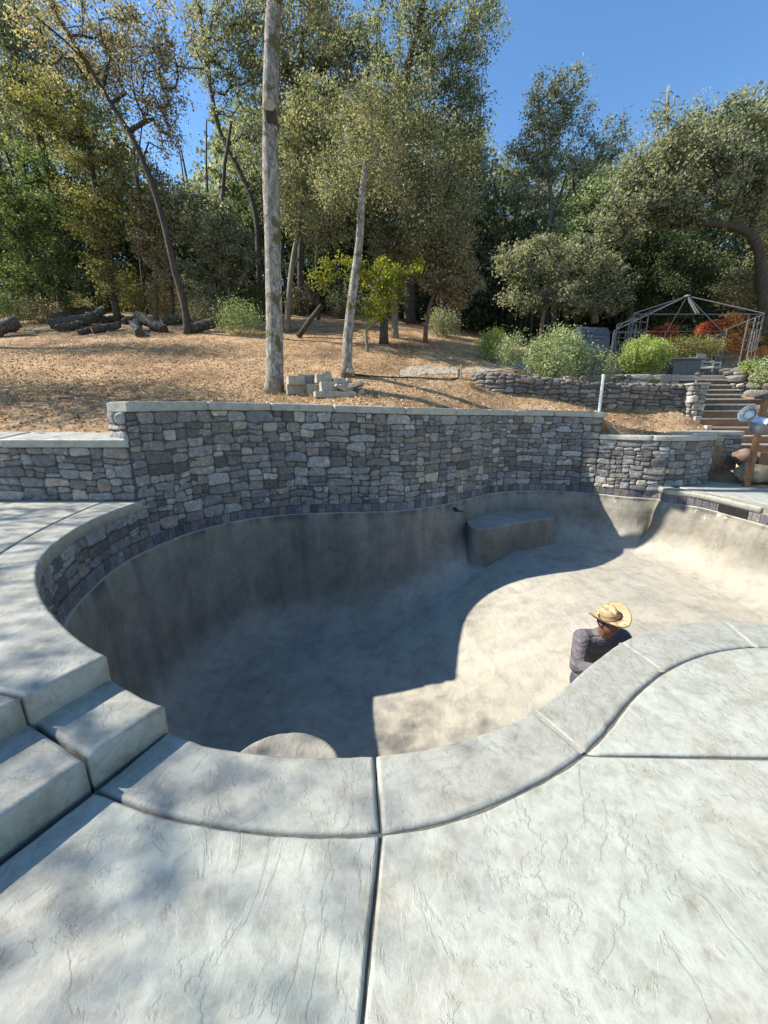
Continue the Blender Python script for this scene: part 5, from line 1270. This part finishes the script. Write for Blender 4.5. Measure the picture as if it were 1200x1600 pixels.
# fire table and loungers on the patio
fx = ony(1066, 575, 13.85); ft = ony(1066, 557, 13.85)[2]-ZP; ft = max(.45, min(.62, ft))
tb = thing('fire_table', 'dark square fire table at the head of the garden stairs', 'table', (fx[0], 13.95, ZP))
b = MB(); b.box((fx[0], 13.95, ZP+ft-.03), (1.15, .85, .06)); b.build('table_top', M['grill2'], tb, bevel=.01)
b = MB(); b.box((fx[0], 13.95, ZP+(ft-.06)/2), (.92, .62, ft-.06)); b.build('base', M['grill'], tb, bevel=.01)
b = MB(); b.box((fx[0], 13.95, ZP+ft+.01), (.5, .24, .02)); b.build('burner', M['black'], tb)
M['rattan'] = simple('pale_grey_weave', (.20, .19, .18), (.34, .32, .30), 30, .8, .4, .004)
for (px, rz, lab) in ((1108, .5, 'low grey chair on the patio right of the fire table'), (1092, -.2, 'low grey chair seen directly behind the fire table')):
    yy = 14.25 if px == 1108 else 15.0; c = ony(px, 566, yy); ch = thing('patio_chair', lab, 'chair', (c[0], yy, ZP), 'chairs on the gazebo patio'); R_ = Matrix.Rotation(rz, 3, 'Z')
    def cpn(x, y, z): v = R_@Vector((x, y, 0)); return (c[0]+v.x, yy+v.y, ZP+z)
    b = MB(); b.box(cpn(0, 0, .36), (.56, .56, .08), rz); b.build('seat', M['rattan'], ch, bevel=.02)
    b = MB(); b.box(cpn(0, .27, .62), (.56, .07, .5), rz); b.build('backrest', M['rattan'], ch, bevel=.02)
    for sx in (-.25, .25):
        b = MB(); b.box(cpn(sx, 0, .55), (.06, .5, .05), rz); b.build('armrest', M['steel'], ch)
        for sy in (-.24, .24): b = MB(); b.box(cpn(sx, sy, .26), (.04, .04, .54), rz); b.build('leg', M['steel'], ch)
# path light on the pier
pc = (8.97, 11.62, 2.40); pl_ = thing('path_light', 'small dark pagoda topped path light standing on the stone pier', 'path light', pc)
b = MB(); b.lathe(pc, [(.014, 0), (.014, .16)], 8); b.build('stem', M['paver'], pl_)
b = MB(); b.lathe(pc, [(.035, .15), (.05, .16), (.045, .25), (.03, .26)], 12); b.build('lens', M['white_rail'], pl_)
b = MB(); b.lathe(pc, [(.10, .17), (.055, .20), (.10, .215), (.05, .245), (.085, .26), (.0, .31)], 14); b.build('shade', M['steel'], pl_)
# lamp post with two metal floodlight bells
M['galv'] = simple('galvanised_metal', (.42, .46, .50), (.62, .66, .70), 8, .32, .2, .003, .75)
LY = 8.9; bp = ony(1166, 758, LY); tp_ = ony(1197, 622, LY); 
lp = thing('lamp_post', 'brown timber post with a cap and two galvanised bell floodlights at the right edge', 'lamp post', (bp[0], LY, bp[2]-.15))
b = MB(); b.tube([bp-np.array((0, 0, .25)), bp+(tp_-bp)*.5, tp_], [.075, .07, .07], 4, math.pi/4); b.build('post', M['timber'], lp, bevel=.01)
b = MB(); b.lathe(tp_, [(.2, -.02), (.18, .03), (.1, .07), (.0, .1)], 4, Matrix.Rotation(math.pi/4, 3, 'Z')); b.build('post_cap', M['riser'], lp)
for (px, py, dx, dz, s_) in ((1171, 648, -1.0, .25, .72), (1186, 664, -.1, 1.0, .95)):
    c = ony(px, py, LY-.28); ax = Vector((dx, -.35, dz)).normalized(); q = ax.to_track_quat('Z', 'Y').to_matrix()
    b = MB(); b.lathe(c, [(.05*s_, -.20*s_), (.10*s_, -.17*s_), (.19*s_, .0), (.235*s_, .11*s_), (.245*s_, .12*s_), (.22*s_, .10*s_), (.17*s_, .0), (.08*s_, -.10*s_), (.0, -.12*s_)], 24, q); o = b.build('floodlight', M['galv'], lp, True)
    k_ = MB(); k_.lathe(Vector(c), [(.0, .05*s_), (.10*s_, .03*s_), (.14*s_, -.02*s_), (.05*s_, -.08*s_)], 16, q); k_.build('bulb', M['white_rail'], o, True)
    k_ = MB(); k_.tube([np.array(Vector(c)-ax*.18*s_), np.array((tp_[0]-.12, LY-.05, c[2]-.05))], [.03, .03], 8); k_.build('bracket', M['galv'], o)
# pale rail post on the far deck, cut by the picture edge
c = onz(1206, 806, Z_FAR); b = MB(); b.box((c[0]+.02, c[1], Z_FAR+.34), (.09, .09, .72)); tag(b.build('rail_post', simple('cream_post', (.5, .46, .36), (.6, .55, .44), 8), None, bevel=.01), 'cream post on the far deck cut by the right edge', 'post')

# ------------------------------------------------------------------ garden plants
def gshrub(name, label, cat, px, py, rx, ry, leaf, Y, k=70, per=60, size=.05, spread=.12, **kw):
    return shrub(name, label, cat, px, py, rx, ry, leaf, k, per, size, Y, spread=spread, **kw)
gshrub('rose_bush', 'big pale flowered rose bush at the left part of the garden bed', 'rose bush', 868, 597, 44, 38, L_rose, 12.2, 110, 80, .06, .13, rt=.007)
gshrub('rose_bush', 'small yellow green rose bush left of the big one, above the dirt path', 'rose bush', 768, 560, 22, 19, L_lime, 15.0, 60, 60, .06, .13)
gshrub('rose_bush', 'thin dark leaved bush between the two fuller rose bushes', 'rose bush', 798, 572, 20, 22, L_rose, 13.6, 50, 36, .06, .12)
gshrub('lime_shrub', 'bright lime green bush on the terrace between the grill and the fire table', 'shrub', 1003, 584, 38, 24, L_lime, 13.4, 120, 110, .055, .10)
gshrub('sage_shrub', 'yellowish feathery shrub behind the fire table under the gazebo', 'shrub', 1080, 553, 40, 9, L_olive, 17.0, 60, 90, .07, .16)
gshrub('rose_bush', 'bare stemmed rose bush in front of the grill', 'rose bush', 925, 602, 14, 28, L_rose, 12.4, 26, 18, .05, .08, rt=.009)
gshrub('rose_bush', 'sparse flowered rose bush right of the bare stemmed one', 'rose bush', 950, 600, 14, 24, L_rose, 12.5, 30, 22, .05, .08, rt=.007)
gshrub('leafy_plant', 'dark leafy plant against the left side of the grill', 'plant', 895, 590, 18, 22, L_deep, 13.0, 40, 50, .06, .12)
gshrub('leafy_plant', 'small green plant on the rock wall at the far right edge', 'plant', 1192, 598, 16, 14, L_rose, 12.4, 40, 50, .05, .10)
gshrub('leafy_plant', 'tufty green plant in the rocks right of the stairs', 'plant', 1172, 585, 12, 9, L_lime, 13.0, 30, 50, .05, .09)
# red and orange maples
def mpl(label, px, py, blobs, leaf, Y, r_):
    return tree('japanese_maple', label, 'maple', (px, py), [(px, py-12), (px+2, py-25)], blobs, B_red, leaf, r_, r_*.7, nat=70, per=55, spread=.17, size=.065, group=None, Y=Y, rt=.008, wob=.08)
mpl('glowing orange maple behind the right posts of the gazebo', 1160, 580, [(1160, 520, 26, 26), (1140, 500, 24, 14), (1175, 545, 22, 20), (1130, 530, 16, 14)], L_orange, 18.2, .06)
mpl('red leaved maple left of the orange one, under the gazebo beam', 1108, 560, [(1108, 513, 20, 8), (1120, 508, 14, 7)], L_red, 18.6, .05)
mpl('dark red shrubby maple seen through the gazebo left of centre', 1035, 560, [(1033, 522, 22, 12), (1020, 530, 12, 8)], L_red, 19.0, .05)
# ornamental grass tufts
def tuft(label, p_, r_, h_, k_, m, nm='grass_tuft'):
    V = []; F = []
    for i in range(k_):
        a = random.uniform(0, 6.283); q = random.uniform(0, .12)*r_; rr = r_*random.uniform(.3, 1); hh = h_*random.uniform(.5, 1); w_ = .006; ca, sa_ = math.cos(a), math.sin(a)
        j = len(V)
        for f in (0, .35, .7, 1):
            x, y = p_[0]+ca*(q+rr*f**1.6), p_[1]+sa_*(q+rr*f**1.6); z = p_[2]+hh*(f-.45*f*f*f)
            V += [(x-sa_*w_*(1-f*.9), y+ca*w_*(1-f*.9), z), (x+sa_*w_*(1-f*.9), y-ca*w_*(1-f*.9), z)]
        for f in range(3): F.append((j+2*f, j+2*f+1, j+2*f+3, j+2*f+2))
    return tag(mesh(nm, V, F, m, None), label, 'grass')
M['straw'] = simple('straw_blade', (.35, .28, .14), (.55, .46, .27), 10); M['blue_grass'] = simple('grey_green_blade', (.17, .20, .13), (.34, .37, .25), 10); M['iris'] = simple('green_blade', (.12, .2, .05), (.25, .33, .10), 10)
tuft('rounded grey green grass tuft spilling beside the path light', (8.2, 12.25, 2.35), .42, .55, 420, M['blue_grass'])
q = hit(738, 606, 9); tuft('dry straw grass tuft at the left tip of the dry rock wall', (q[0], q[1], q[2]), .28, .30, 260, M['straw'])
tuft('upright green iris leaves in the bed below the lime green bush', (7.05, 12.2, 2.35), .16, .5, 40, M['iris'])
q = hit(742, 590, 9); tuft('thin dry stalks standing beside the dirt path', (q[0], q[1], q[2]), .12, .6, 26, M['straw'])
# ------------------------------------------------------------------ the worker
def skin_mesh(name, J_, E_, m, parent, vox=.012, smooth_n=4):
    """one continuous surface: tapered limbs fused together"""
    bm = bmesh.new()
    def rad(r_): return np.array((r_, r_)) if not isinstance(r_, tuple) else np.array(r_)
    for a, b_ in E_:
        A_, B_ = np.array(J_[a][0]), np.array(J_[b_][0]); ra, rb = rad(J_[a][1]), rad(J_[b_][1]); L_ = np.linalg.norm(B_-A_)
        k_ = max(2, int(L_/max(.004, min(ra.min(), rb.min())*.3))+1)
        for f in np.linspace(0, 1, k_):
            p_ = A_+(B_-A_)*f; r_ = ra+(rb-ra)*f
            bmesh.ops.create_icosphere(bm, subdivisions=2 if r_.min() > .02 else 1, radius=1, matrix=Matrix.Translation(p_)@Matrix.Diagonal((r_[0]*1.04, r_[1]*1.04, r_.min()*1.04, 1)))
    me = bpy.data.meshes.new(name); bm.to_mesh(me); bm.free(); o = link(name, me, m, parent, True)
    md = o.modifiers.new('remesh', 'REMESH'); md.mode = 'VOXEL'; md.voxel_size = vox; md.use_smooth_shade = True
    sm_ = o.modifiers.new('smooth', 'SMOOTH'); sm_.factor = .5; sm_.iterations = smooth_n
    return o
M['skin'] = simple('tanned_skin', (.16, .075, .045), (.22, .11, .07), 12, .55, .1, .002); M['hair'] = simple('black_hair', (.01, .008, .007), (.03, .022, .018), 30, .6)
M['jeans'] = simple('dark_denim', (.03, .04, .06), (.06, .075, .11), 40, .9); M['boot'] = simple('brown_boot', (.08, .05, .03), (.14, .09, .05), 20, .7)
def mat_shirt():
    m, t, b = newmat('grey_mauve_shirt'); v = coords(t, (2.2, 2.2, 7)); f = noisen(t, v, 3.2, 4, .55, 1.2)
    t.links.new(ramp(t, f, [(.3, (.10, .09, .10)), (.7, (.145, .13, .14))]), b.inputs['Base Color']); b.inputs['Roughness'].default_value = .8
    n1 = bump(t, b, f, 1, .05); bump(t, b, noisen(t, coords(t), 300, 2), .2, .001, n1); return m
M['shirt'] = mat_shirt()
px0, py0 = 2.05, 3.12; fl = floor_z(px0, py0)
worker = thing('person', 'worker in a long sleeved grey shirt and straw hat bending over inside the pool', 'person', (px0, py0+.1, fl))
hx, hy, hz = 1.975, 3.03, -.26; UP = np.array((-.055, 0, .02))
J_ = {'pelvis': ((2.10, 3.34, -1.02), (.15, .12)), 'waist': ((2.09, 3.31, -.86), (.13, .10)), 'chest': ((2.07, 3.23, -.68), (.15, .105)), 'upchest': ((2.055, 3.17, -.56), (.14, .09)), 'neck0': ((2.045, 3.12, -.46), .062), 'neck1': ((2.04, 3.08, -.41), .055)}
E_ = [('pelvis', 'waist'), ('waist', 'chest'), ('chest', 'upchest'), ('upchest', 'neck0'), ('neck0', 'neck1')]
for s_, nm in ((-1, 'r'), (1, 'l')):
    if s_ < 0: sh, el, wr = (1.88, 3.14, -.50), (1.78, 3.0, -.70), (1.98, 2.80, -.62)
    else: sh, el, wr = (2.24, 3.15, -.50), (2.37, 3.0, -.70), (2.20, 2.82, -.64)
    J_['sh'+nm] = (sh, .068); J_['el'+nm] = (el, .047); J_['wr'+nm] = (wr, .030); d = np.array(wr)-np.array(el); d /= np.linalg.norm(d)
    pm = np.array(wr)+d*.07; J_['pa'+nm] = (pm, (.038, .02)); E_ += [('upchest', 'sh'+nm), ('sh'+nm, 'el'+nm), ('el'+nm, 'wr'+nm), ('wr'+nm, 'pa'+nm)]
    sd_v = np.cross(d, (0, 0, 1)); sd_v /= np.linalg.norm(sd_v)
    for fi, (o_, ln) in enumerate(((-.03, .062), (-.01, .075), (.01, .07), (.029, .055))):
        a = pm+d*.03+sd_v*o_; b1 = a+d*ln*.5+np.array((0, 0, -.012)); b2 = a+d*ln*.9+np.array((0, 0, -.035))
        J_[f'f{fi}a'+nm] = (a, .0095); J_[f'f{fi}b'+nm] = (b1, .009); J_[f'f{fi}c'+nm] = (b2, .0075); E_ += [('pa'+nm, f'f{fi}a'+nm), (f'f{fi}a'+nm, f'f{fi}b'+nm), (f'f{fi}b'+nm, f'f{fi}c'+nm)]
    a = pm-d*.02+sd_v*-.045*s_*-1; J_['ta'+nm] = (a, .011); J_['tb'+nm] = (a+d*.035+np.array((0, 0, -.01)), .009); E_ += [('pa'+nm, 'ta'+nm), ('ta'+nm, 'tb'+nm)]
    hp = (2.10+s_*.10, 3.36, -1.10); kn = (2.10+s_*.13, 3.22, -1.50); an = (2.10+s_*.13, 3.42, fl+.09); to = (2.10+s_*.15, 3.22, fl+.03)
    J_['hp'+nm] = (hp, .095); J_['kn'+nm] = (kn, .06); J_['an'+nm] = (an, .042); J_['to'+nm] = (to, (.045, .03)); E_ += [('pelvis', 'hp'+nm), ('hp'+nm, 'kn'+nm), ('kn'+nm, 'an'+nm), ('an'+nm, 'to'+nm)]
J_['head'] = ((2.035, 3.05, -.33), .07)
E_.append(('neck1', 'head'))
for k_ in J_:
    if not k_[:2] in ('hp', 'kn', 'an', 'to'): f_ = .5 if k_ in ('pelvis', 'waist') else 1; J_[k_] = (tuple(np.array(J_[k_][0])+UP*f_), J_[k_][1])
body = skin_mesh('body', J_, E_, M['skin'], worker, .006, 3)
# head with a face, bent forward
bm = bmesh.new(); bmesh.ops.create_uvsphere(bm, u_segments=28, v_segments=20, radius=1)
for v in bm.verts:
    x, y, z = v.co; rx_, ry_, rz_ = .077, .098, .118
    if z < 0: rx_ *= 1-.28*z*z; 
    p_ = Vector((x*rx_, y*ry_, z*rz_))
    if y < -.6:
        p_.y -= .020*math.exp(-((x/.16)**2+((z+.10)/.22)**2))        # nose
        p_.y -= .006*math.exp(-((x/.3)**2+((z+.45)/.10)**2))         # lips
        p_.y += .010*math.exp(-(((abs(x)-.36)/.16)**2+((z-.08)/.12)**2))   # eye hollows
        p_.y -= .008*math.exp(-((x/.25)**2+((z+.78)/.14)**2))        # chin
    p_.x += math.copysign(.014*math.exp(-(((abs(x)-1)/.12)**2+((y-.1)/.2)**2+((z+.05)/.22)**2)), x)
    v.co = p_
RT = Matrix.Rotation(math.radians(12), 4, 'Z')@Matrix.Rotation(math.radians(24), 4, 'X')
me = bpy.data.meshes.new('head'); bm.to_mesh(me); bm.free(); o = link('head', me, M['skin'], worker, True); o.matrix_basis = Matrix.Translation((hx, hy, hz))@RT
hb = MB(); 
V = []; F = []
bm = bmesh.new(); bmesh.ops.create_uvsphere(bm, u_segments=20, v_segments=14, radius=1)
for v in list(bm.verts):
    v.co = Vector((v.co.x*.083, v.co.y*.104+.006, v.co.z*.12+.004))
bmesh.ops.delete(bm, geom=[v for v in bm.verts if v.co.y < -.03 and v.co.z < .05 or v.co.z < -.07], context='VERTS')
me = bpy.data.meshes.new('hair'); bm.to_mesh(me); bm.free(); o = link('hair', me, M['hair'], worker, True); o.matrix_basis = Matrix.Translation((hx, hy, hz))@RT
# shirt, trousers, boots
SJ = {k_: (J_[k_][0], tuple(q+.022 for q in (J_[k_][1] if isinstance(J_[k_][1], tuple) else (J_[k_][1],)*2))) for k_ in ('pelvis', 'waist', 'chest', 'upchest', 'neck0', 'shr', 'elr', 'wrr', 'shl', 'ell', 'wrl')}
SJ['neck0'] = (J_['neck0'][0], (.078, .078)); SJ['shr'] = (SJ['shr'][0], (.082, .082)); SJ['shl'] = (SJ['shl'][0], (.082, .082)); SJ['elr'] = (SJ['elr'][0], (.06, .06)); SJ['ell'] = (SJ['ell'][0], (.06, .06)); SJ['wrr'] = (SJ['wrr'][0], (.042, .042)); SJ['wrl'] = (SJ['wrl'][0], (.042, .042))
skin_mesh('shirt', SJ, [('pelvis', 'waist'), ('waist', 'chest'), ('chest', 'upchest'), ('upchest', 'neck0'), ('upchest', 'shr'), ('shr', 'elr'), ('elr', 'wrr'), ('upchest', 'shl'), ('shl', 'ell'), ('ell', 'wrl')], M['shirt'], worker, .011, 4)
TJ = {k_: (J_[k_][0], tuple(q+.014 for q in (J_[k_][1] if isinstance(J_[k_][1], tuple) else (J_[k_][1],)*2))) for k_ in ('pelvis', 'hpr', 'knr', 'anr', 'hpl', 'knl', 'anl')}
skin_mesh('trousers', TJ, [('pelvis', 'hpr'), ('hpr', 'knr'), ('knr', 'anr'), ('pelvis', 'hpl'), ('hpl', 'knl'), ('knl', 'anl')], M['jeans'], worker, .014, 4)
for nm in ('r', 'l'):
    a = np.array(J_['an'+nm][0]); c = np.array(J_['to'+nm][0]); 
    skin_mesh('boot', {'a': (a+np.array((0, 0, .05)), .056), 'b': (a-np.array((0, 0, .02)), .055), 'c': (c, (.055, .036)), 'd': (c+(c-a)*.2*np.array((1, 1, 0)), (.045, .03))}, [('a', 'b'), ('b', 'c'), ('c', 'd')], M['boot'], worker, .009, 4)
# straw hat
def mat_straw():
    m, t, b = newmat('woven_straw'); v = coords(t); a = N(t, 'ShaderNodeTexWave', Scale=42.0, Distortion=1.5, Detail=2.0); a.bands_direction = 'Z'; t.links.new(v, a.inputs[0])
    f = noisen(t, v, 60, 4, .6)
    c = ramp(t, a.outputs['Fac'], [(.1, (.26, .17, .09)), (.5, (.44, .32, .18)), (.9, (.52, .40, .25))]); c = mix(t, c, ramp(t, f, [(.3, (.75, .7, .6)), (.6, (1.05, 1.05, 1))]), 1, 'MULTIPLY')
    t.links.new(c, b.inputs['Base Color']); b.inputs['Roughness'].default_value = .7; bump(t, b, a.outputs['Fac'], .4, .003); return m
M['straw_hat'] = mat_straw(); M['hatband'] = simple('brown_band', (.10, .05, .025), (.18, .10, .05), 30, .6)
hat = bpy.data.objects.new('hat', None)
HM = Matrix.Translation((hx-.005, hy-.01, hz+.055))@Matrix.Rotation(math.radians(-20), 4, 'Y')@Matrix.Rotation(math.radians(-2), 4, 'X')@Matrix.Rotation(math.radians(15), 4, 'Z')@Matrix.Scale(.84, 4)
V = []; F = []; nn = 48; RR = [(.088, .0), (.10, -.002), (.13, 0), (.16, .004), (.185, .010), (.19, .012), (.19, .005)]
for r_, zz_ in RR:
    for i in range(nn):
        a = 2*math.pi*i/nn; ca, sa_ = math.cos(a), math.sin(a); f = max(0, (r_-.095)/.095)
        V.append((ca*r_*(1.0-.10*f*f)*.98, sa_*r_*1.10, zz_+.085*f**1.5*ca*ca-.022*f*sa_*sa_))
for j in range(len(RR)-1):
    for i in range(nn): F.append((j*nn+i, j*nn+(i+1) % nn, (j+1)*nn+(i+1) % nn, (j+1)*nn+i))
brim = mesh('hat', V, F, M['straw_hat'], worker, True); brim.matrix_basis = HM; sl = brim.modifiers.new('solid', 'SOLIDIFY'); sl.thickness = .004
V = []; F = []; CR = [(.088, -.005), (.089, .02), (.087, .05), (.082, .08), (.074, .105), (.058, .122), (.035, .125), (.0, .118)]
for r_, zz_ in CR:
    for i in range(nn):
        a = 2*math.pi*i/nn; ca, sa_ = math.cos(a), math.sin(a); up_ = max(0, zz_-.06)/.06
        x, y = ca*r_*.98, sa_*r_*1.10; x *= 1-.22*up_*max(0, -sa_)**1.0; z = zz_-.028*up_*math.exp(-(x/.02)**2)*(1 if r_ < .08 else .3)+.01*up_*(-sa_)*-1
        V.append((x, y, z))
for j in range(len(CR)-1):
    for i in range(nn): F.append((j*nn+i, j*nn+(i+1) % nn, (j+1)*nn+(i+1) % nn, (j+1)*nn+i))
cr_ = mesh('crown_of_hat', V, F, M['straw_hat'], brim, True); cr_.matrix_parent_inverse = Matrix()
def ring(name, r_, z_, t_, m, par):
    P = [(math.cos(a)*r_*.98, math.sin(a)*r_*1.10, z_) for a in np.linspace(0, 2*math.pi, 49)]; k_ = MB(); k_.tube(P, [t_]*49, 6); o = k_.build(name, m, par, True); o.matrix_parent_inverse = Matrix(); return o
ring('hat_band', .0885, .012, .006, M['hatband'], brim); ring('hat_cord', .087, .055, .003, M['hatband'], brim)
P = []
for i in range(nn+1):
    a = 2*math.pi*i/nn; ca, sa_ = math.cos(a), math.sin(a); P.append((ca*.19*.90*.98, sa_*.19*1.10, .012+.085*ca*ca-.022*sa_*sa_))
k_ = MB(); k_.tube(P, [.0035]*len(P), 6); o = k_.build('brim_edge', M['hatband'], brim, True); o.matrix_parent_inverse = Matrix()
